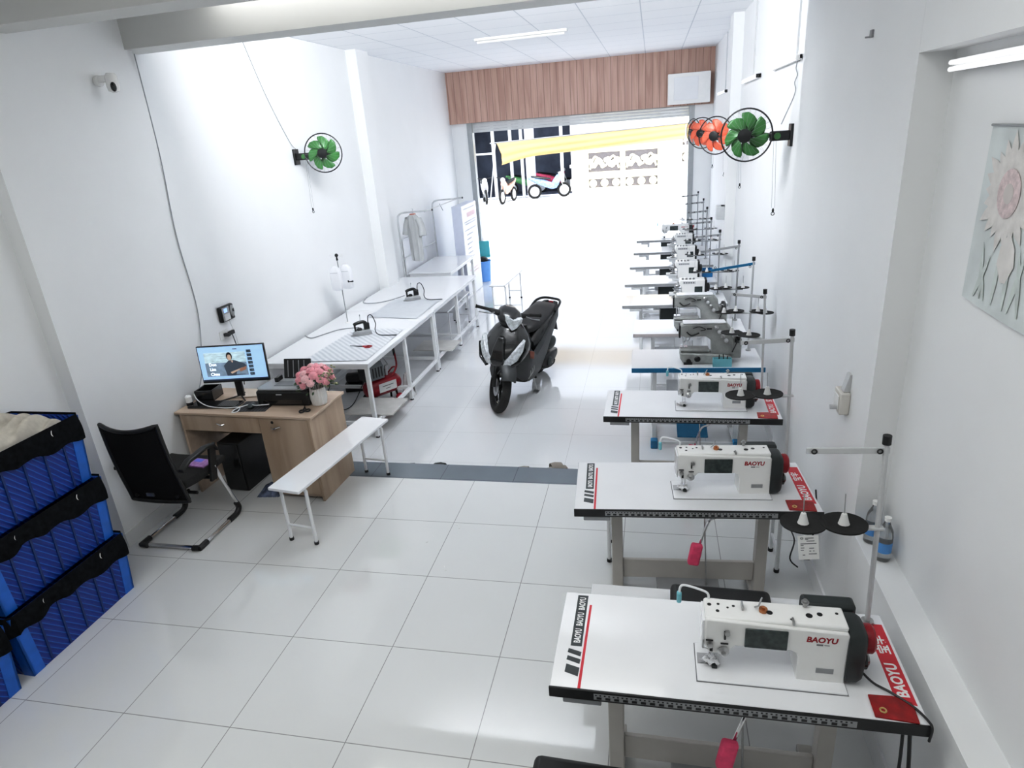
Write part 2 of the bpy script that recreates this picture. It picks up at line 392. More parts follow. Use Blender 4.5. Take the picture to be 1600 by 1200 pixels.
# shop opposite : dark open front
SHOPD = mat('shaded_shop_interior', (.13, .15, .20), .8, noise=.3, scale=1.5)  # shade inside the open shop is put into this dark colour
sbox('wall_far_shop', PLAS, (-14, 26.9, 3.0, -2.6, 30, 6.0), (-14, 26.9, -.2, -6.85, 27.4, 3.0), (-14, 30, -.2, -2.6, 30.2, 6), (-6.85, 26.95, 1.72, -5.9, 27.0, 1.80))
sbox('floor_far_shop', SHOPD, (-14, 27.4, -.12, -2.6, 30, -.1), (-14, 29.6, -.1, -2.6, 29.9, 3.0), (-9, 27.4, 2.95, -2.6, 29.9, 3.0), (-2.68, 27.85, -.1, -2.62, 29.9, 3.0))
k = MB()
for x in (-5.95, -5.19, -4.72, -3.0): k.box(x-.06, 26.9, -.12, x+.06, 27.05, 3.0)
struct('pillar_far_posts', k, PLAS)
sbox('pillar_far', mat('grey_white_column', (.72, .70, .74), .6), (-4.48, 26.5, -.12, -4.12, 26.8, 3.2))
sbox('roof_far', PLAS, (-14, 25.6, 3.2, -2.62, 30, 3.35), (-2.62, 27, 4.2, 14, 27.9, 4.6))
FARB = mat('far_building_paint', (.85, .87, .92), .8)
sbox('wall_far_upper', FARB, (-30, 30.2, -.2, 30, 34, 12))

def motorbike(label, loc, rz, body, name='motorbike'):
    t = thing(name, label, 'motorbike', loc, rz, 'motorbikes parked across the road')
    for x in (-.62, .62):
        m = MB(); m.torus((x, 0, .29), .25, .045, Matrix.Rotation(PI/2, 4, 'X'), 20, 6); wh = m.build('wheel', RUB, t)
        m = MB(); m.lathe([(.2, -.02), (.2, .02)], (x, 0, .29), 'Y', 16); m.build('rim', LGREY, wh)
    m = MB(); m.loft([[(x, math.cos(a)*h, z+math.sin(a)*v) for a in [2*PI*i/10 for i in range(10)]] for x, z, h, v in
        ((-.9, .85, .04, .04), (-.6, .75, .11, .12), (-.2, .6, .12, .16), (.1, .48, .11, .14), (.3, .62, .14, .26), (.42, .75, .12, .22), (.5, .8, .04, .08))]); m.build('fairing', body, t)
    m = MB(); m.loft([[(x, math.cos(a)*h, z+math.sin(a)*v) for a in [2*PI*i/10 for i in range(10)]] for x, z, h, v in
        ((-.75, .9, .05, .03), (-.55, .86, .12, .05), (-.15, .79, .13, .05), (.05, .76, .08, .03))]); m.build('seat', BLK, t)
    m = MB(); m.tube([(.62, .06, .29), (.4, .06, .95)], .02, 6).tube([(.62, -.06, .29), (.4, -.06, .95)], .02, 6); m.build('fork', STL, t)
    m = MB(); m.tube([(.3, -.33, 1.02), (.4, 0, .98), (.3, .33, 1.02)], .016, 6); m.build('handlebar', BLK, t)
    m = MB(); m.ell((.46, 0, .93), .08, .1, .09, 10, 6); m.build('headlamp', WHITE, t)
    return t
WB = mat('pearl_white_bodywork', (.75, .74, .78), .3, noise=.1); 
motorbike('white motorbike with reddish panel parked outermost, furthest from the gate', (-6.05, 25.2, -.12), -1.25, WB)
motorbike('pale motorbike with orange front parked facing the road beside thin posts', (-5.0, 24.9, -.12), -1.75, mat('pale_orange_bodywork', (.75, .45, .35), .3, noise=.2))
motorbike('pale blue motorbike parked side-on right beside the pillar, across the road', (-3.45, 26.0, -.12), .25, mat('pale_blue_bodywork', (.30, .42, .62), .3, noise=.4))
motorbike('green motorbike parked in shop front between posts', (-4.9, 28.2, -.12), 0.6, mat('green_bodywork', (.15, .42, .16), .3, noise=.2))
motorbike('pink-red motorbike half hidden behind the grey-white column', (-3.6, 28.6, -.12), .3, mat('pink_bodywork', (.75, .10, .2), .3, noise=.2))
# awning
AWN = mat('yellow_awning_cloth', (.80, .57, .27), .7, noise=.06, scale=3, stretch=(.4, 1, 6))
nt = AWN.node_tree; b = nt.nodes['Principled BSDF']; tl = nt.nodes.new('ShaderNodeBsdfTranslucent'); ms_ = nt.nodes.new('ShaderNodeMixShader')
nt.links.new(b.inputs['Base Color'].links[0].from_socket, tl.inputs[0]); nt.links.new(b.outputs[0], ms_.inputs[1]); nt.links.new(tl.outputs[0], ms_.inputs[2]); ms_.inputs[0].default_value = .25
nt.links.new(ms_.outputs[0], nt.nodes['Material Output'].inputs[0])
aw = thing('awning', 'yellow cloth awning hanging in folds outside the shop entrance', 'awning', (0, 12.4, 0))
def awf(u, v):
    x = -2.48+u*3.98; top = 2.37+.1*u; bot = 1.90+.28*u+.12*math.sin(min(1, u*4)*PI/2)*(1-u)
    z = top+(bot-top)*v; y = -.5*(1-v)*0-.05+.35*v+.035*math.sin(v*16+u*5)*(.3+v*.6)
    return (x+.05*math.sin(v*3)*(1-u), y, z)
m = MB(); m.grid(awf, 60, 26); m.build('cloth', AWN, aw)
m = MB(); m.tube([(-2.62, -.05, 2.37), (1.5, -.05, 2.48)], .012, 8); m.build('front_rail', GREYP, aw)
m = MB(); m.tube([(-2.5, -.05, 2.35), (-3.0, .2, D+.0)], .012, 8); m.build('support_pole', LGREY, aw); m = MB(); m.tube([(1.42, -.05, 2.46), (1.42, .1, D)], .012, 8); m.build('support_pole', LGREY, aw)
# ------------------------------------------------------------------ sewing stations, right
TH = .75
def leg_bm(x):
    m = MB(); m.box(x-.03, .22, .06, x+.03, .28, .70); m.box(x-.03, .02, .02, x+.03, .48, .06)
    m.box(x-.025, .03, 0, x+.025, .08, .02); m.box(x-.025, .42, 0, x+.025, .47, .02); m.box(x-.03, .06, .69, x+.03, .46, .718); return m
def leg_small(x):
    m = MB(); m.box(x-.018, .10, .04, x+.018, .14, .70); m.box(x-.018, .36, .04, x+.018, .40, .70)
    m.box(x-.018, .02, .02, x+.018, .48, .05); m.cyl((x, .05, 0), (x, .05, .02), .02, n=10); m.cyl((x, .45, 0), (x, .45, .02), .02, n=10); return m
def table_base(t, W=1.2, edge=BLK, frame=GSTEEL, beam=True, top=LAM, edge_h=.043, legs=(.215, .985)):
    bx('tabletop', top, t, (0, .004, TH-.04, W, .5, TH), bevel=.003)
    bx('front_edge', edge, t, (-.002, -.004, TH-edge_h, W+.002, .004, TH+.0005), bevel=.002)
    for x in legs: (leg_bm if beam else leg_small)(x*W/1.2).build('leg', frame, t, .004)
    l0, l1 = legs[0]*W/1.2, legs[1]*W/1.2
    if beam: bx('crossbeam', frame, t, (l0+.03, .24, .15, l1-.03, .262, .27), bevel=.004)
    else: bx('crossbeam', frame, t, (l0+.018, .30, .28, l1-.018, .33, .32), bevel=.004)
    m = MB(); m.box(l0, .36, .06, l1, .385, .085); m.build('foot_bar', frame, t, .003)
    return l0, l1
def decals(t, W=1.2, wear=False):
    z = TH+.0006
    m = MB(); m.box(.052, .20, TH, .094, .484, z); m.build('decal_band', DECAL, t)
    for i in range(3): text('decal_lettering', 'BAOYU', .034, WTXT, t, basis((.075, .216+.090*i, z), (0, 1, 0), (-1, 0, 0)), .0003, .0010, sx=.66)
    m = MB()
    for y0, y1 in ((.158, .182), (.122, .146), (.064, .106)):
        m.prism([(.045, y0+.008), (.094, y0-.008), (.096, y1-.01), (.047, y1+.004)], TH, z)
    m.build('decal_stripes', DECAL, t)
    m = MB(); m.prism([(.098, .004), (.108, .004), (.113, .43), (.104, .43)], TH, z); m.build('red_line', REDD, t)
    m = MB(); m.prism([(W-.072, .085), (W-.012, .075), (W-.010, .445), (W-.066, .445)], TH, z); m.build('red_decal', REDD, t)
    text('red_decal_lettering', 'BAOYU', .050, WTXT, t, basis((W-.040, .105, z), (0, 1, 0), (-1, 0, 0)), .0003, .0018, sx=.88)
    text('red_decal_characters', '宝宇', .046, WTXT, t, basis((W-.038, .295, z), (0, 1, 0), (-1, 0, 0)), .0003, .0012)
def ruler(t):
    y = -.0045
    bx('ruler', GREYP, t, (.155, y-.001, TH-.034, .99, y, TH-.008))
    m = MB(); 
    for i in range(55):
        x = .16+i*.015; m.box(x, y-.002, TH-.016, x+.006, y-.001, TH-.011)
    for i in range(27):
        x = .165+i*.03; m.box(x, y-.002, TH-.031, x+.017, y-.001, TH-.021)
    m.build('ruler_markings', BLK, t)
def knee_lifter(t, x=.62, pad=PINK):
    m = MB(); m.tube(bez([(x+.14, .30, .69), (x+.12, .14, .64), (x+.06, .10, .62), (x+.01, .09, .45)], 6), .007, 8); m.cyl((x+.14, .30, .69), (x+.14, .30, .74), .012, n=10)
    k = m.build('knee_lifter', CHR, t)
    m = MB(); M = Matrix.Translation((x-.005, .07, .44)) @ Matrix.Rotation(.15, 4, 'Y')
    m.box(-.03, -.018, -.065, .03, .018, .065, M); m.build('knee_pad', pad, k, .012)
    return k
def pedal(t, x=.6, col=GREYP, w_=.17):
    M = Matrix.Translation((x, .17, .12)) @ Matrix.Rotation(.3, 4, 'X')
    m = MB(); m.box(-w_, -.12, -.01, w_, .12, .01, M); p = m.build('pedal', col, t, .006)
    m = MB(); m.tube([(x+.1, .2, .13), (x+.08, .25, .6)], .004, 6); m.build('pull_rod', STL, p)
def drawer_knob(t, x=.045, col=GREYP):
    bx('tool_drawer', col, t, (x, .0, TH-.068, x+.135, .3, TH-.043), bevel=.004)

def lock_table(label, loc, rz, group='tables with lockstitch machines in the row'):
    t = thing('sewing_table', label, 'table', loc, rz, group)
    table_base(t); decals(t); ruler(t); drawer_knob(t); knee_lifter(t); pedal(t)
    return t

def lockstitch():
    t = thing('sewing_machine', 'x', 'sewing machine'); H = .245
    m = MB(); m.box(0, .0, 0, .48, .178, .008); m.build('bed', LAMG, t, .003)
    m = MB(); m.prism([(-.003, -.002), (.482, -.002), (.482, .180), (-.003, .180)], 0.0002, .0010); m.build('bed_outline', GTXT, t)
    # body : column + arm as XZ profile
    prof = [(.325, .004), (.478, .004), (.478, .205), (.470, .215), (.030, .232), (.022, .225), (.022, .125), (.04, .088), (.09, .088), (.125, .127), (.30, .127), (.318, .118), (.325, .10)]
    m = MB(); m.loft([[(x, y, z) for x, z in prof] for y in (.045, .16)]); 
    m.build('body', WHITE, t, .006)
    m = MB(); m.prism([(.022, .055), (.474, .055), (.474, .155), (.022, .155)], .214, .2335, 'XY'); top = m.build('top_cover', WHITE, t, .006)
    # front fascia panels and lettering
    bx('display', SCR, t, (.152, .040, .130, .288, .046, .208), bevel=.002)
    bx('face_plate', LAM, t, (.014, .05, .10, .023, .15, .222), bevel=.002)
    text('lettering', 'BAOYU', .030, RTXT, t, basis((.345, .0445, .182), (1, 0, 0), (0, 0, 1)), .0003, .001, shear=.12, sx=.95)
    m = MB(); m.box(.378, .044, .160, .398, .0448, .166); m.box(.402, .044, .162, .418, .0448, .164); m.build('model_mark', GTXT, t)
    m = MB(); m.box(.385, .0435, .045, .440, .0448, .065); m.build('rating_plate', GREYP, t)
    # rear motor cover and handwheel
    m = MB(); m.loft([[(x, .105+math.copysign(abs(math.cos(a))**.4, math.cos(a))*sy_, .112+math.copysign(abs(math.sin(a))**.4, math.sin(a))*sz) for a in [2*PI*i/20 for i in range(20)]] for x, sy_, sz in ((.476, .070, .106), (.515, .070, .107), (.530, .062, .098), (.536, .05, .088))])
    m.build('motor_cover', DKG, t, 0)
    m = MB(); m.lathe([(.035, .530), (.046, .534), (.049, .544), (.049, .560), (.042, .568), (.02, .571)], (0, .11, .150), 'X', 24); m.build('handwheel', RED, t)
    m = MB(); m.lathe([(.030, .528), (.034, .535), (.034, .55), (.02, .56)], (0, .10, .07), 'X', 18); m.build('end_knob', BLKG, t)
    bx('control_box', DKG, t, (.36, .19, .02, .535, .25, .208), bevel=.012)
    # head details
    m = MB(); m.cyl((.05, .10, .095), (.05, .10, .035), .005, n=8); m.cyl((.065, .10, .095), (.065, .10, .03), .005, n=8); m.box(.045, .075, .012, .075, .125, .02); m.tube([(.05, .1, .04), (.05, .1, .01)], .0015, 6); m.build('needle_bar', CHR, t)
    for pr_, c_ in (([(.018, 0), (.02, -.004), (.008, -.012), (.008, -.022), (.004, -.024)], (.085, .044, .105)), ([(.010, 0), (.010, -.012), (.004, -.014)], (.04, .044, .13)), ([(.009, 0), (.009, -.012)], (.095, .044, .185))):
        m = MB(); m.lathe(pr_, c_, 'Y', 16); m.build('tension_dial', STL, t)
    for b_ in ((.085, .040, .155, .091, .044, .19), (.04, .040, .10, .05, .044, .122), (.026, .04, .145, .05, .043, .149), (.075, .04, .135, .1, .043, .139)): bx('thread_slot', BLK, t, b_)
    m = MB(); m.tube([(.02, .05, .14), (.015, .035, .12), (.035, .035, .115)], .002, 6); m.box(0.012, .0435, .12, .0125, .0445, .22); m.build('thread_guide', STL, t)
    for x, y, r in ((.04, .12, .007), (.065, .09, .006), (.07, .125, .005), (.10, .11, .004), (.12, .12, .005), (.235, .10, .010), (.30, .075, .004), (.36, .10, .011), (.395, .11, .009), (.45, .12, .005)):
        m = MB(); m.cyl((x, y, .233), (x, y, .2345), r, n=12); m.build('oil_hole', BLK, t)
    m = MB(); m.cyl((.215, .105, .233), (.215, .105, .245), .014, n=14).cyl((.215, .105, .245), (.215, .105, .252), .006, n=10); m.build('bobbin_winder', COPPER, t)
    m = MB(); m.tube([(.19, .12, .236), (.20, .11, .25), (.215, .14, .262)], .003, 6); m.build('winder_lever', STL, t)
    bx('thread_post', STL, t, (.145, .10, .233, .151, .13, .25)); bx('thread_post', STL, t, (.30, .05, .23, .306, .075, .243))
    m = MB(); m.cyl((.355, .145, .233), (.355, .145, .262), .007, n=10).cyl((.355, .145, .25), (.355, .145, .254), .013, n=12); m.build('top_tension_post', STL, t)
    m = MB(); m.tube(bez([(.04, .15, .225), (.038, .152, .25), (.02, .155, .262), (-.035, .16, .275), (-.055, .16, .27), (-.06, .155, .245)], 5), .0045, 8); m.build('lamp_arm', LAM, t)
    bx('lamp_head', CYAN, t, (-.069, .145, .205, -.052, .165, .25), bevel=.006)
    # needle plate, foot and wrapped thread
    bx('needle_plate', STL, t, (.005, .075, .008, .075, .125, .0095))
    bx('presser_foot', BLUE if False else DKG, t, (.052, .055, .0095, .070, .08, .022), bevel=.002)
    m = MB(); m.grid(lambda u, v: (.02+.05*u+.01*math.sin(9*v), .06+.04*v, .012+.02*abs(math.sin(6*u+5*v))), 6, 6); m.build('plastic_wrap', LAMG, t)
    return t
def place(root, tloc, trz, off, label, group=None, first=[0]):
    c, s = math.cos(trz), math.sin(trz); return (tloc[0]+c*off[0]-s*off[1], tloc[1]+s*off[0]+c*off[1], tloc[2]+off[2])

def spool_disc(t, x, y, z, r=.078, col=RUB, pin=.12, tilt=-.06):
    M = Matrix.Rotation(tilt, 4, 'X')
    m = MB(); m.lathe([(r, 0), (r, .006), (r-.01, .004), (.02, -.001)], (x, y, z), 'Z', 28, M); d = m.build('spool_disc', col, t)
    m = MB(); m.lathe([(.020, .002), (.018, .006), (.009, .042), (.004, .044)], (x, y, z), 'Z', 12, M); m.build('spool_cone', PAPER, d)
    m = MB(); m.tube([(x, y, z), Vector((x, y, z)) + M @ Vector((0, 0, pin))], .002, 6); m.build('spool_pin', STL, d)
def thread_stand(n=2, h=.76, arm=.25, low=.42, col=LGREY, armcol=None, r=.078, discs=None, armrise=0.0, extra=None):
    t = thing('thread_stand', 'x', 'thread stand')
    m = MB(); m.tube([(0, 0, .0), (0, 0, h)], .009, 10); m.build('pole', col, t)
    m = MB(); m.cyl((0, 0, 0), (0, 0, .012), .022, n=14); m.build('clamp', STL, t)
    m = MB(); m.cyl((0, 0, h-.01), (0, 0, h+.022), .014, n=12); m.build('end_cap', BLK, t)
    m = MB(); m.prism([(-arm, -.010+armrise), (.012, -.010), (.012, .012), (-arm, .012+armrise)], -.004, .004, 'XZ', Matrix.Translation((0, 0, h-.035))); a = m.build('top_arm', armcol or col, t, .002)
    m = MB()
    for i in range(n): m.torus((-arm*(.08+.82*i/max(1, n-1)) if n > 1 else -arm*.9, -.008, h-.034+armrise*.5), .008, .0025, Matrix.Rotation(PI/2, 4, 'X'), 12, 5)
    m.build('thread_eye', BLK, a)
    m = MB(); ds = discs or [(-.11, 0), (-.245, 0)]
    m.box(min(d[0] for d in ds)-.02, -.012, low-.006, max(.02, max(d[0] for d in ds)), .012, low+.004); s = m.build('spool_arm', col, t, .002)
    for x, y in ds: spool_disc(t, x, y, low+.012, r, RUB)
    return t

T = [((.428, -.254, 0), 0.0), ((.391, .880, 0), .062), ((.440, 2.285, D), 0.0), ((.61, 3.27, D), 0.02), ((.595, 4.24, D), 0.0),
     ((.445, 5.32, D), .01), ((.433, 6.37, D), .01), ((.462, 7.45, D), .01), ((.487, 8.54, D), .01), ((.505, 9.68, D), .01)]
t1 = lock_table('white sewing table with the large BAOYU strip, standing beside the sunflower poster wall', *T[0])
dup(t1, T[1][0], T[1][1], 'white sewing table with BAOYU strip, under the spool discs with a paper tag')
dup(t1, T[2][0], T[2][1], 'white sewing table with BAOYU strip on lower floor, before the blue-edged table')
mch = lockstitch(); mch['group'] = 'lockstitch machines'
for i, (dx, lab) in enumerate((((.505, .088), 'white BAOYU sewing machine with pale cyan lamp, closest to the sunflower poster'),
                              ((.505, .105), 'white BAOYU sewing machine on the table below the tagged spool disc'),
                              ((.505, .115), 'white BAOYU sewing machine in front of the blue-edged table'))):
    p = place(None, *T[i], (dx[0], dx[1], TH), lab)
    if i == 0: mch.location = p; mch.rotation_euler = (0, 0, T[0][1]); mch['label'] = lab
    else: dup(mch, p, T[i][1], lab)
p = place(None, *T[9], (.42, .12, TH), ''); dup(mch, p, T[9][1], 'pale sewing machine with small display on the table closest to the street')
ts = thread_stand(); ts['group'] = 'tall thread stands'
sl = [(0, (1.142, .452, TH), 'grey thread stand with two black discs rising beside the water bottles'),
      (1, (1.135, .46, TH), 'grey thread stand with black discs behind the second white BAOYU machine'),
      (2, (1.13, .46, TH), 'thread stand holding black discs behind the machine before the blue-edged table')]
for i, off, lab in sl:
    p = place(None, *T[i], off, lab)
    if i == 0: ts.location = p; ts['label'] = lab; ts.rotation_euler = (0, -.035, 0)
    else: dup(ts, p, T[i][1] + (0 if i == 1 else -.6), lab)
# paper tag on the first disc
tg = thing('paper_tag', 'white printed paper tag hanging from a black spool disc', 'tag', (1.31, .118, 1.176), 0)
m = MB(); m.box(-.034, -.001, -.10, .034, 0, 0, Matrix.Rotation(-.12, 4, 'Y')); m.build('sheet', PAPER, tg)
m = MB(); M = Matrix.Rotation(-.12, 4, 'Y')
m.torus(Vector((-.02, -.002, -.012)), .004, .0012, Matrix.Rotation(PI/2, 4, 'X'), 12, 4)
for z, x0, x1 in ((-.010, -.01, .018), (-.015, -.01, .0), (-.022, -.006, .02), (-.04, -.026, -.016), (-.05, -.026, -.014), (-.06, -.026, -.016), (-.052, .002, .018), (-.064, .002, .008), (-.064, .014, .019), (-.076, .0, .026), (-.08, -.02, -.012), (-.033, -.026, .026)):
    m.box(x0, -.0016, z-.0016, x1, -.001, z+.0016, M)
m.build('print', GTXT, tg)
# red card pouches
def pouch(loc, rz, lab):
    t = thing('red_card_holder', lab, 'card holder', loc, rz, 'red card holders on the tables')
    m = MB(); m.prism([(0, .004), (.125, -.006), (.13, .075), (.075, .095), (.002, .092)], 0, .006); m.build('cover', REDC, t, .002)
    m = MB(); m.torus((.03, .03, .007), .009, .003, None, 16, 6); m.build('grommet', mat('brass', (.7, .55, .25), .3, metal=.8), t)
    return t
for i, lab in enumerate(('glossy dark red card holder on the corner beside the largest BAOYU red strip', 'dark red card holder lying half behind the tagged spool disc', 'dark red card holder at the edge of the table before the blue-edged table')):
    p = place(None, *T[i], (1.045, .008, TH), lab); pouch(p, T[i][1], lab)
# T4 blue edged coverstitch table, T5
BLUEG = mat('petrol_blue_edge', (.01, .17, .34), .4, noise=.08)
t4 = thing('sewing_table', 'white sewing table with petrol blue front edge and blue pedal', 'table', *T[3])
table_base(t4, 1.07, BLUEG, WSTEEL, False, LAM, .04); pedal(t4, .52, BLUEG, .13)
for x in (.19, .88):
    bx('foot_cap', BLUEG, t4, (x-.03, -.02, 0, x+.03, .05, .08), bevel=.008)
m = MB(); m.box(.19, .01, .035, .88, .03, .06); m.build('floor_bar', WSTEEL, t4, .003)
bx('motor_box', WSTEEL, t4, (.62, .12, .35, .78, .3, .6), bevel=.01)
PGREY = mat('pinkish_grey_edge', (.52, .48, .48), .4, noise=.04)
t5 = thing('sewing_table', 'white table with pinkish grey edge carrying the grey flatbed interlock machine', 'table', *T[4])
table_base(t5, 1.06, PGREY, WSTEEL, False, LAM, .03); pedal(t5, .5, GREYP); knee_lifter(t5, .42, mat('faded_red_foam', (.7, .25, .25), .7))

def coverstitch(label, loc, rz, seed=0):
    t = thing('coverstitch_machine', label, 'sewing machine', loc, rz, 'grey interlock machines')
    # base
    m = MB(); m.loft([[(x, y, z) for x, z in ((.03, .0), (.40, .0), (.42, .04), (.40, .07), (.34, .08), (.0, .10), (0, .05))] for y in (.03, .19)]); m.build('base', MGREY, t, .01)
    m = MB(); m.prism([(.0, .10), (.24, .095), (.24, .125), (.0, .13)], .05, .16, 'XZ'); m.build('cylinder_bed', MGREY, t, .012)
    m = MB(); m.loft([[(x, y, z) for x, z in ((.26, .07), (.44, .07), (.43, .16), (.405, .30), (.37, .345), (.03, .345), (.0, .33), (0, .245), (.05, .225), (.2, .24), (.25, .20))] for y in (.055, .15)]); m.build('arm', MGREY, t, .012)
    bx('top_plate', LAM, t, (.02, .055, .345, .36, .15, .356), bevel=.004)
    bx('face_plate', BLK, t, (-.012, .06, .225, .002, .145, .33), bevel=.003)
    m = MB(); m.cyl((.025, .09, .24), (.025, .09, .14), .006, n=8).cyl((.05, .1, .24), (.05, .1, .15), .006, n=8).box(.0, .07, .13, .06, .13, .142); m.build('needle_bar', CHR, t)
    for i in range(4):
        m = MB(); m.lathe([(.017, 0), (.018, -.006), (.009, -.014), (.009, -.03), (.004, -.032)], (.285+i*.028, .052, .315-i*.038), 'Y', 14); m.build('tension_knob', (STL, LGREY)[i % 2], t)
    m = MB(); m.tube(bez([(.10, .05, .31), (.15, .045, .325), (.2, .045, .30), (.16, .045, .29)], 4), .004, 6); m.box(.21, .045, .30, .25, .052, .31); m.tube(bez([(.05, .05, .28), (.09, .045, .25), (.15, .05, .27)], 4), .006, 6); m.build('thread_guide', BLK, t)
    m = MB(); m.lathe([(.05, .44), (.055, .45), (.055, .475), (.03, .49)], (0, .10, .22), 'X', 22); m.build('handwheel', BLKG, t)
    bx('motor_housing', MGREY, t, (.40, .09, .03, .50, .22, .20), bevel=.012)
    m = MB(); m.lathe([(.022, 0), (.026, -.01), (.018, -.02)], (.14, .03, .05), 'Y', 14).lathe([(.02, 0), (.02, -.015)], (.07, .03, .03), 'Y', 14); m.box(.03, .02, .0, .1, .03, .02); m.build('looper_knob', BLK, t)
    m = MB(); m.tube(bez([(.42, .05, .1), (.45, .03, .2), (.43, .04, .27)], 5), .004, 6); m.build('air_hose', BLK, t)
    return t
c4 = coverstitch('grey cylinder-bed interlock machine with row of tension knobs on blue-edged table', place(None, *T[3], (.40, .06, TH), ''), T[3][1])
c5 = coverstitch('grey flatbed interlock machine on the pinkish-grey-edged table', place(None, *T[4], (.39, .06, TH), ''), T[4][1])
tr = thing('tool_tray', 'small cyan plastic tray on the blue-edged table beside the grey machine', 'tray', place(None, *T[3], (.66, .02, TH), ''), 0)
m = MB(); m.box(0, 0, 0, .15, .05, .004).box(0, 0, 0, .15, .004, .07).box(0, .046, 0, .15, .05, .07).box(0, 0, 0, .004, .05, .07).box(.146, 0, 0, .15, .05, .07); m.build('tray_body', CYAN, tr, .002)
m = MB(); m.cyl((.05, .025, .0), (.05, .028, .10), .004, n=6).cyl((.09, .02, 0), (.08, .02, .11), .004, n=6).cyl((.11, .025, 0), (.115, .025, .09), .004, n=6); m.build('tools', BLK, tr)
s4 = thread_stand(2, .80, .34, .34, LGREY, BLUEG, .07, [(-.12, .02), (-.22, -.02), (.06, .0), (.11, -.05)], -.05)
s4.location = place(None, *T[3], (1.0, .44, TH), ''); s4['label'] = 'thread stand with long petrol blue top arm and low discs behind grey machine'
s5 = thread_stand(2, .78, .30, .32, GREYP, GREYP, .06, [(-.1, .02), (-.2, -.02), (.06, 0)], -.04)
s5.location = place(None, *T[4], (1.0, .44, TH), ''); s5['label'] = 'thread stand with dark slanting arm behind the flatbed interlock machine'

# overlock stations T6-T9, T10
t6 = thing('sewing_table', 'white overlock table with dark edge directly behind the flatbed interlock machine', 'table', T[5][0], T[5][1], 'tables of the overlock machines')
table_base(t6, 1.15, GREYP, WSTEEL, False, LAM, .03); drawer_knob(t6, .08, LGREY)
m = MB()
for i in range(4): m.box(.04+i*.022, .03, TH, .046+i*.022, .46, TH+.0006)
m.build('stripe_decal', mat('beige_stripe', (.6, .58, .54), .5), t6)
bx('motor_box', DKG, t6, (.42, .1, .52, .62, .34, .69), bevel=.01); pedal(t6, .5, GREYP)
def overlock():
    t = thing('overlock_machine', 'x', 'sewing machine', (0,0,0), 0, 'white overlock machines')
    m = MB(); m.box(.0, .0, 0, .30, .2, .03); m.build('base', LGREY, t, .005)
    m = MB(); m.loft([[(x, y, z) for x, z in ((.06, .03), (.31, .03), (.31, .24), (.04, .24), (.03, .19), (.06, .15))] for y in (.03, .18)]); m.build('body', WHITE, t, .008)
    bx('name_panel', LGREY, t, (.07, .026, .195, .21, .031, .225)); 
    m = MB()
    for i in range(5): m.box(.08+i*.025, .0245, .202, .095+i*.025, .0265, .217)
    m.build('name_panel_marks', GTXT, t)
    bx('display', SCR, t, (.20, .024, .09, .285, .031, .165), bevel=.003)
    bx('side_cover', BLK, t, (.31, .03, .03, .335, .18, .235), bevel=.006)
    m = MB(); m.lathe([(.05, .335), (.05, .36), (.03, .37)], (0, .1, .14), 'X', 20); m.build('handwheel', BLK, t)
    m = MB(); m.box(-.08, .02, .06, .06, .14, .085); m.box(-.05, .03, .03, .05, .12, .06); m.build('cloth_plate', LGREY, t, .004)
    m = MB(); m.cyl((-.0, .07, .08), (.0, .07, .2), .007, n=8).cyl((.02, .07, .09), (.02, .07, .22), .007, n=8).ell((.01, .06, .17), .03, .03, .025, 10, 6).box(-.03, .05, .09, .03, .09, .1); m.build('needle_bar', STL, t)
    for i in range(4):
        m = MB(); m.lathe([(.013, 0), (.013, .015), (.006, .02)], (.07+.04*i, .06, .24), 'Z', 12); m.build('tension_knob', STL, t)
    m = MB(); m.tube(bez([(.06, .02, .12), (.0, .01, .13), (-.04, .03, .15)], 5), .006, 6); m.build('presser_arm', GREYP, t)
    return t
ov = overlock()
st = thread_stand(4, .72, .28, .26, GREYP, GREYP, .055, [(-.26, .02), (-.13, -.02), (.08, .02), (.17, -.02)], -.02)
st['group'] = 'thread stands of the overlock machines'
wh = ['white overlock table with dark edge directly behind the flatbed interlock machine', 'white overlock table, second behind the interlock machines', 'white overlock table, third behind the interlock machines', 'white overlock table, last but one before the street']
om = ['white overlock machine with small square display, showing just above the flatbed interlock', 'white overlock machine, second in line behind the interlock machines', 'white overlock machine, third in line behind the interlock machines', 'white overlock machine, next to the one closest to the street']
os_ = ['thread stand with dark slanting arm above the first overlock machine', 'thread stand of the second overlock machine behind the interlocks', 'thread stand of the third overlock machine behind the interlocks', 'thread stand of the overlock machine next to the last table']
for i in range(4):
    Ti = T[5+i]
    if i: dup(t6, Ti[0], Ti[1], wh[i])
    p = place(None, *Ti, (.60, .13, TH), ''); q = place(None, *Ti, (1.08, .44, TH), '')
    if i: dup(ov, p, 0, om[i]); dup(st, q, 0, os_[i])
    else: ov.location = p; ov['label'] = om[0]; st.location = q; st['label'] = os_[0]
dup(t6, T[9][0], T[9][1], 'white sewing table standing closest to the street'); dup(st, place(None, *T[9], (1.05, .44, TH), ''), 0, 'thread stand on the table closest to the street')
# small blue fan/cooler things between far machines: blue plastic boxes
bbx = thing('blue_crate', 'small blue plastic box on the overlock table against the wall', 'box', place(None, *T[6], (.98, .3, TH), ''))
m = MB(); m.box(0, 0, 0, .13, .12, .004).box(0, 0, 0, .13, .005, .10).box(0, .115, 0, .13, .12, .10).box(0, 0, 0, .005, .12, .10).box(.125, 0, 0, .13, .12, .10); m.build('box_body', BLUE, bbx, .002)
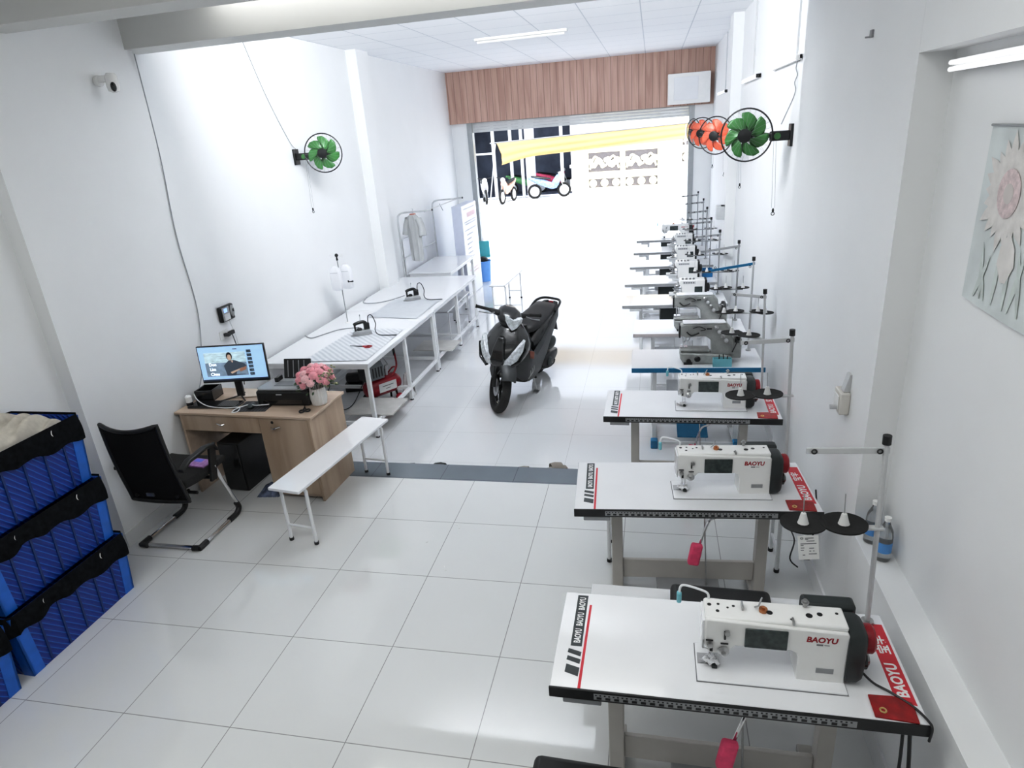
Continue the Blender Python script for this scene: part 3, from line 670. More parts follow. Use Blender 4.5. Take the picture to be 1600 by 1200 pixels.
# ------------------------------------------------------------------ benches (right, stools between stations)
def bench(label, loc, rz, L=1.05, Wd=.26, H=.44, group='low white benches'):
    t = thing('bench', label, 'bench', loc, rz, group)
    bx('seat', LAM, t, (0, 0, H-.022, Wd, L, H), bevel=.004)
    for y in (.09, L-.09):
        for s in (0, 1):
            x = .02+s*(Wd-.04); m = MB(); m.tube(bez([(x+(.03 if s == 0 else -.03), y, H-.025), (x, y, H-.05), (x, y, H-.1), (x, y, .015)], 4), .012, 8); l = m.build('leg', WSTEEL, t)
            m = MB(); m.cyl((x, y, 0), (x, y, .02), .016, n=12); m.build('foot_cap', BLK, l)
        m = MB(); m.tube([(.03, y, .13), (Wd-.03, y, .13)], .009, 8); m.build('stretcher', WSTEEL, t)
    return t
b1 = bench('low white bench standing along the side of the wooden desk', (-1.735, 1.40, 0), -.145, 1.17, .25, .47)
bt = dup(b1, (1.66, .40, 0), PI/2-.01, 'white bench with black cushion, between first and second BAOYU tables')
dup(b1, (1.60, 1.45, 0), PI/2, 'white bench behind the table under the tagged spool disc')
dup(b1, (-1.72, 7.75, D), -.05, 'white bench near the entrance, past the end of the pressing tables')
dup(b1, (-2.2, 6.25, D), 0.0, 'white bench pushed under the second pressing table')
cu = thing('cushion', 'black padded cushion lying on the white bench behind the largest sewing table', 'cushion', (.86, .46, .47), -.03)
m = MB(); m.box(0, 0, 0, .44, .17, .07); m.build('pad', mat('black_vinyl', (.012, .013, .014), .45, noise=.3), cu, .025, segs=3)

# ------------------------------------------------------------------ office chair
MESHF = mat('black_mesh_fabric', (.008, .008, .009), .85, noise=.5, scale=220, spec=.15)
def office_chair(label, loc, rz):
    t = thing('office_chair', label, 'chair', loc, rz, 'black mesh office chairs')
    # faces +Y, x -.25..+.25, y 0 rear
    for s in (-1, 1):
        x = s*.235
        m = MB(); m.tube(bez([(x, .02, .018), (x, .24, .018), (x, .44, .02), (x, .49, .06), (x*1.02, .44, .2), (x*1.04, .36, .42), (x*1.06, .33, .50)], 6), .014, 10); m.build('side_tube', CHR, t)
        m = MB(); m.tube(bez([(x, .36, .02), (x, .45, .02), (x, .49, .05), (x, .475, .1)], 5), .021, 10); m.build('corner_sleeve', BLK, t)
        m = MB(); m.tube([(x, .0, .018), (x, .09, .018)], .021, 10); m.tube([(x, .01, .018), (x*.78, .005, .018)], .021, 10); m.build('rear_foot', BLK, t)
        m = MB(); m.loft([[(x*1.08+dx*.5, y+0, z+dz) for dx, dz in ((-.05, -.012), (.05, -.012), (.045, .012), (-.045, .012))] for y, z in ((.02, .62), (.10, .655), (.28, .665), (.36, .65), (.39, .60))])
        m.build('armrest', BLK, t, .008)
        m = MB(); m.loft([[(x*1.06+dx, .30+dy+(z-.42)*.25, z) for dx, dy in ((-.012, -.03), (.012, -.03), (.012, .035), (-.012, .035))] for z in (.40, .50, .60, .655)]); m.build('arm_upright', BLK, t, .005)
    m = MB(); m.tube([(-.235, .012, .018), (.235, .012, .018)], .014, 10); m.build('rear_tube', CHR, t)
    m = MB(); m.tube([(-.245, .33, .40), (.245, .33, .40)], .014, 8).tube([(-.245, .12, .40), (.245, .12, .40)], .012, 8); m.build('seat_frame', BLK, t)
    def sf(u, v):
        x = -.235+.47*u; y = .05+.44*v; e = max(abs(2*u-1)**3, 0); z = .455-.02*math.sin(PI*v)-.03*max(0, v-.85)*4+.01*e; return (x*(1-.12*max(0, .3-v)), y, z)
    m = MB(); m.grid(sf, 14, 14); m.build('seat', mat('black_seat_fabric', (.012, .012, .012), .85, noise=.4, scale=90), t, solid=-.055, bevel=.015)
    def bf(u, v):
        hw = .225-.01*v; x = (-1+2*u)*hw; y = .035-.10*v**1.3-.03*math.sin(PI*v)*0+.045*(2*u-1)**2*(.4+v*.6)+.05*math.sin(v*PI*.9)*-1*.5; z = .37+.58*v+.03*(2*u-1)**2*v**4
        return (x, y, z)
    m = MB(); m.grid(bf, 18, 20); m.build('backrest', MESHF, t, solid=.012)
    m = MB(); N = 20
    loop = [bf(0, k/N) for k in range(N+1)]+[bf(k/N, 1) for k in range(1, N+1)]+[bf(1, 1-k/N) for k in range(1, N+1)]+[bf(1-k/N, 0) for k in range(1, N+1)]
    m.tube(loop, .014, 8); m.build('back_frame', BLK, t)
    m = MB(); m.tube([(-.16, .02, .42), (-.16, .14, .40)], .014, 8).tube([(.16, .02, .42), (.16, .14, .40)], .014, 8); m.build('back_bracket', BLK, t)
    bx('label_plate', STL, t, (-.03, -.025, .445, .03, -.018, .47))
    return t
ch = office_chair('black mesh-backed office chair on chrome cantilever tube beside the desk', (-2.54, 1.29, 0), .0)
dup(b1, (1.56, -.58, 0), PI/2, 'white bench before the sewing table that has the cyan-lamped machine')
dup(cu, (.375, -.515, .47), -.03, 'black padded cushion peeking up in front of the largest sewing table')

# ------------------------------------------------------------------ desk with its load
OAK = wood_mat('oak_laminate', (.47, .36, .27), (.62, .50, .40), 9, .4, False)
OAKV = wood_mat('oak_laminate_front', (.38, .28, .20), (.52, .41, .31), 8, .45, True)
dk = thing('desk', 'wooden office desk with drawer and side cabinet against the left wall', 'desk', (-2.872, 2.03, 0), -.045)
bx('desktop', OAK, dk, (0, 0, .70, 1.20, .52, .72), bevel=.003)
bx('side_panel', OAKV, dk, (1.155, .015, 0, 1.175, .51, .70), bevel=.002)
bx('side_panel', OAK, dk, (.03, .015, 0, .05, .51, .70), bevel=.002)
d_ = bx('drawer', OAKV, dk, (.052, .012, .565, .74, .04, .695), bevel=.002)
m = MB(); m.tube(bez([(.36, .01, .635), (.38, -.004, .638), (.41, -.004, .628), (.43, .01, .63)], 4), .005, 6); m.build('handle', CHR, d_)
bx('cabinet_carcass', OAK, dk, (.76, .03, .03, 1.155, .50, .70))
d_ = bx('door', OAKV, dk, (.745, .010, .06, 1.155, .03, .695), bevel=.002)
m = MB(); m.tube(bez([(.84, .008, .62), (.86, -.006, .615), (.89, -.006, .625), (.92, .008, .63)], 4), .006, 6); m.build('handle', CHR, d_)
m = MB(); m.lathe([(.011, 0), (.011, -.004)], (.86, .010, .665), 'Y', 12); m.build('lock', BLK, d_)
bx('back_panel', OAKV, dk, (.05, .40, .35, .76, .415, .70))
def ondesk(x, y, z=.72):
    c, s = math.cos(-.045), math.sin(-.045); return (-2.865+c*x-s*y, 2.03+s*x+c*y, z)
# monitor
mo = thing('monitor', 'flat computer monitor on the desk showing a pale blue page with a video', 'monitor', ondesk(.36, .34), .16)
W2, z0, z1 = .275, .135, .44
ti = Matrix.Translation((0, 0, z0)) @ Matrix.Rotation(-.06, 4, 'X') @ Matrix.Translation((0, 0, -z0))
m = MB(); m.box(-W2, -.012, z0, W2, .012, z1, ti); m.build('casing', BLK, mo, .004)
SKY_ = mat('screen_page_blue', (.42, .62, .86), .3, noise=.04, emit=.35); 
def flat(name, mt, par, x0, za, x1, zb, y): 
    m = MB(); m.box(x0, y-.0006, za, x1, y, zb, ti); return m.build(name, mt, par)
s_ = flat('screen', SKY_, mo, -W2+.008, z0+.018, W2-.008, z1-.008, -.0125)
flat('taskbar', mat('screen_taskbar', (.03, .05, .09), .3, emit=.2), s_, -W2+.01, z0+.018, W2-.008, z0+.030, -.0132)
flat('video_sky', mat('video_grey_blue', (.36, .47, .52), .3, noise=.35, scale=14, emit=.6, stretch=(1, 1, 4)), s_, -.225, z0+.055, .115, z1-.055, -.0134)
flat('video_foreground', mat('video_slate', (.17, .23, .30), .3, noise=.3, scale=14, emit=.5), s_, -.225, z0+.055, .115, z0+.165, -.0142)
m = MB(); m.prism([(-.06, z0+.055), (-.075, z0+.14), (-.03, z0+.18), (.01, z0+.185), (.06, z0+.165), (.10, z0+.15), (.11, z0+.13), (.03, z0+.10), (.01, z0+.055)], -.0150, -.0145, 'XZ', ti); m.build('pictured_figure', mat('video_dark_shirt', (.07, .09, .12), .4, emit=.3), s_)
m = MB(); m.prism([(-.018+.024*math.cos(a), z0+.215+.034*math.sin(a)) for a in [2*PI*i/14 for i in range(14)]], -.0152, -.0147, 'XZ', ti); m.build('pictured_hair', mat('video_black', (.02, .02, .025), .4), s_)
m = MB(); m.prism([(-.018+.016*math.cos(a), z0+.206+.025*math.sin(a)) for a in [2*PI*i/14 for i in range(14)]], -.0158, -.0153, 'XZ', ti); m.prism([(-.01, z0+.18), (.01, z0+.18), (.0, z0+.16)], -.0158, -.0153, 'XZ', ti); m.prism([(-.02, z0+.07), (.07, z0+.11), (.075, z0+.12), (-.03, z0+.085)], -.0158, -.0153, 'XZ', ti); m.build('pictured_skin', mat('video_skin', (.50, .38, .30), .4, emit=.4), s_)
m = MB(); m.prism([(.05, z0+.085), (.10, z0+.10), (.11, z0+.13), (.05, z0+.11)], -.0162, -.0159, 'XZ', ti); m.build('pictured_table', mat('video_brown', (.35, .18, .12), .4, emit=.3), s_)
for i, w_ in enumerate(('Don', 'Lim', 'Chau')): text('video_lettering', w_, .034, mat('screen_white', (.75, .85, .95), .4, emit=.9), s_, ti @ basis((-.195, -.0152, z0+.152-.040*i), (1, 0, 0), (0, 0, 1)), .0002, .001)
m = MB()
for i in range(7): m.box(.128+.0*i, -.0140, z0+.052+.031*i, .165, -.0134, z0+.075+.031*i, ti)
m.build('thumbnail_column', mat('thumbnail_dark', (.06, .09, .12), .4, noise=.8, scale=60, emit=.3), s_)
m = MB(); m.box(.02, -.0139, z1-.035, .055, -.0133, z1-.028, ti).box(-.0, -.0166, z0+.06, .09, -.0163, z0+.066, ti); m.build('page_marks', mat('screen_slate', (.15, .2, .3), .4), s_)
m = MB(); m.box(-.028, .0, .0, .028, .025, z0+.06); m.build('stand_neck', BLK, mo, .003)
m = MB(); m.tube([(.0, .01, .012), (-.13, -.09, .006)], .006, 6).tube([(.0, .01, .012), (.08, -.10, .006)], .006, 6).tube([(0, .01, .012), (0, .08, .006)], .006, 6); m.build('stand_foot', BLK, mo)
# printer
pr = thing('printer', 'black and grey inkjet printer on the desk with paper tray raised', 'printer', ondesk(.635, .17), .03)
pr.scale = (1.16, 1.16, 1.1)
m = MB(); m.box(0, 0, 0, .38, .26, .115); m.build('body', BLK, pr, .018, segs=3)
m = MB(); m.prism([(.0, .03), (.03, .005), (.34, .005), (.375, .04), (.378, .20), (.35, .235), (.03, .235)], .115, .128); m.build('lid', GREYP, pr, .006)
m = MB(); m.box(.11, .06, .128, .31, .15, .131); m.build('scanner_cover', LGREY if False else mat('slate_plastic', (.18, .19, .20), .4), pr, .002)
m = MB(); m.box(-.10, 0, 0, .10, .01, .15, Matrix.Translation((.21, .20, .12)) @ Matrix.Rotation(-.3, 4, 'X')); tray = m.build('paper_tray', BLK, pr, .004)
m = MB()
for i in range(4): m.box(-.07+.04*i, -.004, .02, -.065+.04*i, .0, .14, Matrix.Translation((.21, .20, .12)) @ Matrix.Rotation(-.3, 4, 'X'))
m.build('tray_ribs', GREYP, tray)
m = MB(); m.box(.08, .13, .128, .105, .2, .16, Matrix.Rotation(0, 4, 'X')); m.build('tray_hinge', BLK, pr, .003)
bx('front_slot', BLKG, pr, (.05, -.002, .02, .33, .002, .05)); bx('logo_strip', LGREY, pr, (.15, -.002, .085, .19, .001, .092))
# vase with roses
va = thing('flower_vase', 'white ribbed vase with a round bunch of pink roses on desk corner', 'vase', ondesk(1.125, .26))
va.scale = (1.22, 1.22, 1.15)
rings = []
for r, h in ((.03, 0), (.044, .003), (.052, .05), (.050, .09), (.045, .12), (.041, .118), (.04, .06)):
    rings.append([((r+.0018*math.cos(k*PI))*math.cos(2*PI*k/36), (r+.0018*math.cos(k*PI))*math.sin(2*PI*k/36), h) for k in range(36)])
m = MB(); m.loft(rings); m.build('vase_body', mat('white_ceramic', (.80, .79, .77), .3, noise=.02), va)
ROSE = [mat('rose_pink', (.80, .38, .43), .7, noise=.15, scale=60), mat('rose_pale', (.86, .56, .58), .7, noise=.15, scale=60)]
LEAF = mat('dark_leaf', (.05, .10, .05), .6, noise=.4, scale=30); LEAFP = mat('pale_leaf', (.35, .36, .22), .6, noise=.3, scale=30)
rnd = random.Random(5); sp_ = []
for i in range(30):
    ph = math.acos(1-1.25*(i+.5)/30); th = i*2.39996; R = .10
    c = Vector((R*math.sin(ph)*math.cos(th), R*math.sin(ph)*math.sin(th), .185+R*.75*math.cos(ph)))
    d = (c-Vector((0, 0, .15))).normalized(); q = d.to_track_quat('Z', 'Y').to_matrix().to_4x4()
    m = MB(); rr = .024+.005*rnd.random()
    for k, (s1, h1) in enumerate(((1.0, 0), (.78, .006), (.55, .011), (.3, .014))):
        m.lathe([(rr*s1*.5, h1-.010), (rr*s1, h1+.002), (rr*s1*1.04, h1+.007), (rr*s1*.85, h1+.009)], c, 'Z', 9, q @ Matrix.Rotation(k*.5, 4, 'Z'), True)
    m.build('rose', ROSE[i % 2 if rnd.random() > .3 else 0], va)
m = MB()
for i in range(46):
    a = rnd.random()*2*PI; r0 = .07+.06*rnd.random(); z = .12+.10*rnd.random(); c = Vector((r0*math.cos(a), r0*math.sin(a), z))
    m.ell(c, .016, .007, .004, 6, 4, Matrix.Rotation(a, 4, 'Z') @ Matrix.Rotation(rnd.random()-.5, 4, 'Y'))
o = m.build('leaves', LEAF, va); o['kind'] = 'stuff'
m = MB()
for i in range(40):
    a = -.9+1.6*rnd.random(); r0 = .10+.03*rnd.random(); z = .13+.12*rnd.random(); m.ell((r0*math.cos(a), r0*math.sin(a), z), .009, .007, .006, 6, 4)
o = m.build('filler_sprigs', LEAFP, va); o['kind'] = 'stuff'
m = MB()
for i in range(9):
    a = i*.7; m.tube([(.015*math.cos(a), .015*math.sin(a), .05), (.06*math.cos(a), .06*math.sin(a), .19)], .002, 5)
m.build('stems', LEAF, va)
# keyboard, mat, mouse
kb = thing('keyboard', 'long black keyboard on the desk in front of the monitor', 'keyboard', ondesk(.06, .075), .03)
m = MB(); m.box(0, 0, 0, .42, .13, .014); m.build('keyboard_body', BLK, kb, .005)
m = MB()
for r in range(5):
    for c in range(20): m.box(.008+c*.0203, .01+r*.0235, .014, .025+c*.0203, .03+r*.0235, .019)
o = m.build('keys', BLKG, kb)
pm = thing('mouse_pad', 'black striped mouse pad at the right of the keyboard', 'mouse pad', ondesk(.50, .05), .06)
bx('pad', stripe_mat('black_striped_pad', (.01, .01, .012), (.05, .05, .055), 12, .7, 'X', 1), pm, (0, 0, 0, .26, .20, .004))
ms = thing('computer_mouse', 'small dark computer mouse on the striped pad', 'mouse', ondesk(.60, .14, .724), .2)
m = MB(); m.ell((0, 0, .014), .03, .052, .017, 14, 8); m.build('mouse_body', DKG, ms)
ca = thing('cable', 'white charging cable looping across the keyboard and mouse pad', 'cable', (0, 0, 0))
m = MB(); m.tube(bez([ondesk(.06, .18, .80), ondesk(.12, .14, .765), ondesk(.25, .09, .742), ondesk(.42, .07, .742), ondesk(.52, .10, .738), ondesk(.545, .04, .73), ondesk(.51, .02, .73), ondesk(.51, .08, .735), ondesk(.58, .14, .745), ondesk(.66, .12, .75), ondesk(.74, .17, .74)], 8), .004, 6); m.build('cord', LAM, ca)
pb = thing('cable_box', 'black open cable box at the left end of desk by the wall', 'box', ondesk(.035, .21), .12)
m = MB(); m.box(0, 0, 0, .15, .16, .012).box(0, 0, 0, .012, .16, .09).box(.138, 0, 0, .15, .16, .09).box(0, 0, 0, .15, .012, .09).box(0, .148, 0, .15, .16, .09); m.build('box_body', BLKG, pb, .003)
jr = thing('charger', 'small white charger jar with dark base beside the black cable box', 'charger', ondesk(.035, .14))
m = MB(); m.lathe([(.026, 0), (.026, .03)], (0, 0, 0), 'Z', 16); m.build('base', BLK, jr); m = MB(); m.lathe([(.026, .03), (.026, .075), (.018, .085)], (0, 0, 0), 'Z', 16); m.build('jar', WHITE, jr)
sc_ = thing('scissors', 'black-handled scissors lying on the desk below the rose vase', 'scissors', ondesk(1.07, .13, .723), .5)
for s in (-1, 1):
    m = MB(); m.torus((s*.022, -.03, .004), .018, .005, Matrix.Diagonal((1, 1.3, 1, 1)), 18, 6); m.prism([(s*.016, -.008), (s*.004, -.012), (-s*.006, .09)], .002, .005); m.build('blade', BLK, sc_)
pp = thing('paper_sheet', 'crumpled sheet of paper on the desk behind the monitor foot', 'paper', ondesk(.30, .30, .722), .2)
m = MB(); m.grid(lambda u, v: (u*.28, v*.17, .004+.006*math.sin(7*u+3*v)*math.sin(5*v)), 12, 8); m.build('sheet', mat('beige_paper', (.66, .58, .50), .8), pp)
# under the desk
pc = thing('computer_tower', 'black computer case standing under the desk', 'computer', (-2.62, 2.10, 0), -.05)
bx('case', BLK, pc, (0, 0, 0, .20, .40, .43), bevel=.005); bx('front_panel', BLKG, pc, (.01, -.012, .01, .19, 0, .42), bevel=.004)
pb2 = thing('purple_box', 'small purple and white carton on the chair seat under the desk edge', 'box', (-2.50, 1.60, .475), -.15)
bx('carton', mat('purple_print', (.42, .22, .50), .4, noise=.3, scale=40), pb2, (0, 0, 0, .16, .11, .03), bevel=.002); bx('carton_band', mat('violet_blue_print', (.15, .2, .75), .4), pb2, (0.01, .06, .0302, .08, .10, .0306))
pk = thing('plastic_packet', 'blue-grey plastic wrapped packet on the floor beside desk cabinet', 'packet', (-2.30, 2.00, 0), .1)
m = MB(); m.grid(lambda u, v: (u*.19, v*.22, .05*math.sin(PI*min(1, max(0, u)))**.4*math.sin(PI*v)**.4+.004*math.sin(30*u+9*v)), 16, 16); m.build('wrapped_pack', mat('blue_grey_film', (.13, .16, .24), .2, noise=.5, scale=25), pk)
cb = thing('cable_tangle', 'tangle of black cables hanging behind the desk knee space', 'cables', (-2.28, 2.40, 0))
m = MB(); rnd = random.Random(11)
for i in range(6):
    pts = [(rnd.uniform(-.12, .12), rnd.uniform(-.04, .05), z) for z in (.62, .45, .3, .15, .02)]+[(rnd.uniform(-.2, .2), rnd.uniform(-.1, .1), .012)]; m.tube(bez(pts, 6), .004, 5)
o = m.build('cords', BLK, cb)
# wall reader, plug and cords
fr = thing('fingerprint_reader', 'small black fingerprint attendance reader with blue screen on wall above the monitor', 'reader', (-2.98, 2.95, 1.17))
m = MB(); m.box(0, 0, 0, .04, .19, .14); m.build('case', BLK, fr, .012); bx('front', GREYP, fr, (.04, .015, .01, .046, .115, .13), bevel=.002)
bx('screen', mat('lcd_blue', (.35, .5, .85), .3, emit=.6), fr, (.046, .035, .085, .048, .08, .12)); bx('keypad', LGREY, fr, (.046, .03, .015, .049, .105, .07)); m = MB(); m.ell((.042, .155, .075), .012, .03, .055, 12, 8); sn = m.build('sensor_housing', GREYP, fr); bx('sensor', BLK, sn, (.052, .145, .07, .056, .165, .095))
pl = thing('power_plug', 'black plug in the wall socket beneath the fingerprint reader', 'plug', (-2.98, 2.97, 1.06))
bx('socket', WHITE, pl, (0, -.06, -.04, .008, .06, .04), bevel=.002); bx('plug_body', BLK, pl, (.008, -.015, -.015, .06, .015, .015), (.03, .015, -.012, .055, .09, .022), bevel=.004)
m = MB(); m.tube(bez([(.05, .05, -.01), (.055, .07, -.15), (.05, .09, -.33), (.05, .05, -.5)], 6), .004, 6); m.build('cord', BLK, pl)
m = MB(); m.tube(bez([(.03, .08, .11), (.04, .11, -.05), (.03, .13, -.15), (.03, .18, -.3)], 6), .0025, 6); m.build('thin_cord', LGREY, pl)
wc = thing('wall_cable', 'thin dark cable running down the left wall to the desk', 'cable', (0, 0, 0))
m = MB(); m.tube(bez([(-2.875, 2.61, 3.28), (-2.872, 2.605, 2.6), (-2.872, 2.56, 2.0), (-2.87, 2.58, 1.4), (-2.86, 2.45, .95), (-2.82, 2.30, .80)], 8), .004, 6); m.build('cord', GREYP, wc)
# cctv camera
cc = thing('security_camera', 'white swivelling security camera mounted high on the left wall', 'camera', (-2.88, 2.19, 3.08))
m = MB(); m.lathe([(.03, 0), (.035, .005), (.035, .03), (.02, .035)], (0, 0, 0), 'X', 16).box(.02, -.02, -.01, .12, .02, .03); m.build('bracket', WHITE, cc, .006)
m = MB(); m.lathe([(.025, .02), (.038, .0), (.04, -.06), (.034, -.09), (.01, -.10)], (.12, -.0, .02), 'Z', 20); m.build('camera_head', WHITE, cc)
m = MB(); m.ell((.14, -.022, -.045), .018, .02, .032, 12, 8); m.build('lens', BLKG, cc)

# ------------------------------------------------------------------ stacked blue bins
CRATE = crate_mat('blue_crate_lattice'); CB = mat('bright_blue_post', (.01, .14, .55), .35, noise=.12); CLOTH = mat('black_liner_cloth', (.006, .007, .009), .95, noise=.5, scale=30, bump=.4, spec=.12)
def crate(label, loc, H=.40, L=.76, Wd=.47, cloth=True, seed=0):
    t = thing('storage_crate', label, 'crate', loc, 0, 'blue lattice crates along the left wall')
    # origin at wall side, rear; x toward room (+), y toward camera (-)
    a, c = .025, .0
    def wall(x0, y0, x1, y1, th=.01):
        m.loft([[(x0, y0, 0), (x1, y1, 0), (x1+nx*th, y1+ny*th, 0), (x0+nx*th, y0+ny*th, 0)], [(x0+ox0, y0+oy0, H), (x1+ox1, y1+oy1, H), (x1+ox1+nx*th, y1+oy1+ny*th, H), (x0+ox0+nx*th, y0+oy0+ny*th, H)]])
    m = MB(); i = a
    P = [(i, -i), (Wd-i, -i), (Wd-i, -L+i), (i, -L+i)]; Q = [(0, 0), (Wd, 0), (Wd, -L), (0, -L)]
    for k in range(4):
        p, q, r, s = P[k], P[(k+1) % 4], Q[(k+1) % 4], Q[k]
        dx, dy = q[0]-p[0], q[1]-p[1]; l = math.hypot(dx, dy); n_ = (dy/l*-.012*-1, -dx/l*-.012*-1)
        m.loft([[(p[0], p[1], 0), (q[0], q[1], 0), (q[0]-n_[0], q[1]-n_[1], 0), (p[0]-n_[0], p[1]-n_[1], 0)], [(s[0], s[1], H), (r[0], r[1], H), (r[0]-n_[0], r[1]-n_[1], H), (s[0]-n_[0], s[1]-n_[1], H)]])
    m.box(i, -L+i, 0, Wd-i, -i, .012); m.build('lattice_shell', CRATE, t)
    for p, q in zip(P, Q):
        m = MB()
        sx_ = 1 if p[0] > Wd/2 else -1; sy_ = 1 if p[1] > -L/2 else -1
        for (ax, ay) in ((.07, .012), (.012, .07)):
            m.loft([[(p[0]+sx_*.015, p[1]+sy_*.015, 0), (p[0]+sx_*.015-sx_*ax, p[1]+sy_*.015, 0), (p[0]+sx_*.015-sx_*ax, p[1]+sy_*.015-sy_*ay, 0), (p[0]+sx_*.015, p[1]+sy_*.015-sy_*ay, 0)],
                    [(q[0]+sx_*.015, q[1]+sy_*.015, H), (q[0]+sx_*.015-sx_*ax, q[1]+sy_*.015, H), (q[0]+sx_*.015-sx_*ax, q[1]+sy_*.015-sy_*ay, H), (q[0]+sx_*.015, q[1]+sy_*.015-sy_*ay, H)]])
        m.build('corner_post', CB, t)
    m = MB()
    for q in range(5):
        yy = -.13-q*.125
        m.loft([[(Wd-i+.012, yy-.006, .01), (Wd-i+.018, yy-.006, .01), (Wd-i+.018, yy+.006, .01), (Wd-i+.012, yy+.006, .01)], [(Wd+.012, yy-.006, H-.02), (Wd+.018, yy-.006, H-.02), (Wd+.018, yy+.006, H-.02), (Wd+.012, yy+.006, H-.02)]])
    m.build('side_ribs', mat('deep_blue_rib', (.003, .03, .17), .4), t)
    m = MB()
    pass
    if cloth:
        def cf(u, v):
            per = u*2*(L+Wd)
            if per < L: x, y, nx, ny = Wd, -per, 1, 0
            elif per < L+Wd: x, y, nx, ny = Wd-(per-L), -L, 0, -1
            elif per < 2*L+Wd: x, y, nx, ny = 0, -L+(per-L-Wd), -1, 0
            else: x, y, nx, ny = per-2*L-Wd, 0, 0, 1
            depth = .125+.02*math.sin(per*7+seed)+.012*math.sin(per*31+seed); o_ = .020+.014*abs(math.sin(per*19+seed*2))*v+.010*math.sin(v*PI)
            if abs(nx) and x > .1 or abs(ny): pass
            k = .0 if (nx < 0) else 1
            return (x+nx*o_*k, min(y+ny*o_, .02) , H+.012-depth*v)
        m = MB(); m.grid(cf, 150, 6); m.build('liner_cloth', CLOTH, t)
        m = MB()
        for yy in (-.18, -.58): m.tube(bez([(Wd+.024, yy, H-.01), (Wd+.03, yy-.01, H-.03), (Wd+.028, yy+.004, H-.06)], 4), .003, 5)
        m.build('tie_string', PAPER, t)
    return t
c0 = crate('bottom blue lattice crate of the three-high stack beside the pillar', (-2.955, .895, 0), seed=1)
c1 = dup(c0, (-2.957, .885, .412), None, 'middle blue lattice crate of the stack, between two others')
c2 = dup(c0, (-2.959, .875, .824), None, 'topmost blue lattice crate, filled with bundled beige cloth')
c3 = dup(c0, (-2.955, .075, 0), None, 'blue lattice crate at the picture edge, lowest of the second stack')
c4_ = dup(c0, (-2.957, .065, .412), None, 'blue lattice crate resting on the lowest one of the second stack')
cl = thing('cloth_bundle', 'crumpled beige cloth heaped in the topmost blue crate', 'cloth', (-2.72, .50, 1.18))
rnd = random.Random(4); ph = [(rnd.uniform(4, 15), rnd.uniform(4, 15), rnd.uniform(0, 6)) for _ in range(7)]
def clf(u, v):
    x = -.20+.40*u; y = -.36+.71*v; e = (math.sin(PI*u)*math.sin(PI*v))**.35 if 0 < u < 1 and 0 < v < 1 else 0
    h = sum(abs(math.sin(a*u+b_*v+c)) for a, b_, c in ph)/7
    return (x, y, .0+e*(.02+.17*h))
m = MB(); m.grid(clf, 60, 90); m.build('folds', mat('beige_cloth', (.52, .49, .43), .9, noise=.1, scale=25, bump=.2), cl)

# ------------------------------------------------------------------ pressing tables
PT = D+.775
QUILT = stripe_mat('quilted_pressing_cloth', (.55, .57, .60), (.72, .74, .77), 9, .9, 'DIAGONAL', 1.2)
PADG = mat('plain_grey_pressing_cloth', (.60, .62, .65), .9, noise=.03)
def press_table(label, y0, L, x0, x1, skew, shelf, nm='pressing_table'):
    t = thing(nm, label, 'table', (x1, y0, D), skew, 'long white pressing tables along the left wall'); w_ = x1-x0; H = .775
    bx('tabletop', LAMG, t, (-w_, -.02, H-.02, .015, L+.0, H), bevel=.002)
    fr_ = [(-.04, 0, H-.06, 0, L, H-.021), (-w_+.02, 0, H-.06, -w_+.06, L, H-.021)]
    for y in (.0, L/2, L-.04): fr_.append((-w_+.05, y, H-.06, -.03, y+.03, H-.021))
    bx('top_frame', WSTEEL, t, *fr_, bevel=.002)
    for y in (.0, L/2, L-.04):
        for x in (-.04, -w_+.02):
            l = bx('leg', WSTEEL, t, (x, y, .015, x+.038, y+.038, H-.06), bevel=.002)
            m = MB(); m.cyl((x+.019, y+.019, 0), (x+.019, y+.019, .018), .02, n=10); m.build('foot_cap', BLK, l)
    bx('lower_rail', WSTEEL, t, (-.036, .03, .13, -.004, L-.03, .165), (-w_+.024, .03, .13, -w_+.056, L-.03, .165), (-w_+.05, .0, .13, -.03, .03, .165), (-w_+.05, L/2, .13, -.03, L/2+.03, .165), bevel=.002)
    if shelf:
        bx('shelf_board', mat('grey_board', (.60, .59, .57), .6, noise=.05), t, (-.42, shelf, .168, .10, shelf+.42, .182), bevel=.002)
    return t
p1 = press_table('white pressing table with quilted cloth, closest to the desk', 3.33, 1.88, -2.93, -1.82, -.018, .16)
p2 = press_table('white pressing table with plain grey cloth, beyond the closer pressing table', 5.24, 1.88, -2.93, -1.79, -.015, .22)
p3 = press_table('small glossy white table at far end below the garment rack', 7.42, 1.35, -2.90, -2.22, 0, 0)
def padcloth(label, pts, mt, name='pressing_cloth', seed=0):
    t = thing(name, label, 'cloth', (0, 0, PT)); (a, b, c, d) = [Vector((*p, 0)) for p in pts]
    def f(u, v):
        p = a.lerp(b, u).lerp(d.lerp(c, u), v); r = .03
        return (p.x, p.y, .004+.003*math.sin(u*9+v*5+seed)*math.sin(v*PI)+.002)
    m = MB(); m.grid(f, 24, 24); m.build('sheet', mt, t); return t
padcloth('quilted white and grey pressing cloth spread on the closer table', [(-2.50, 3.36), (-1.86, 3.40), (-1.86, 4.42), (-2.45, 4.46)], QUILT)
padcloth('plain grey pressing cloth under the second iron', [(-2.52, 4.93), (-1.86, 4.82), (-1.84, 5.66), (-2.48, 5.78)], PADG, seed=2)
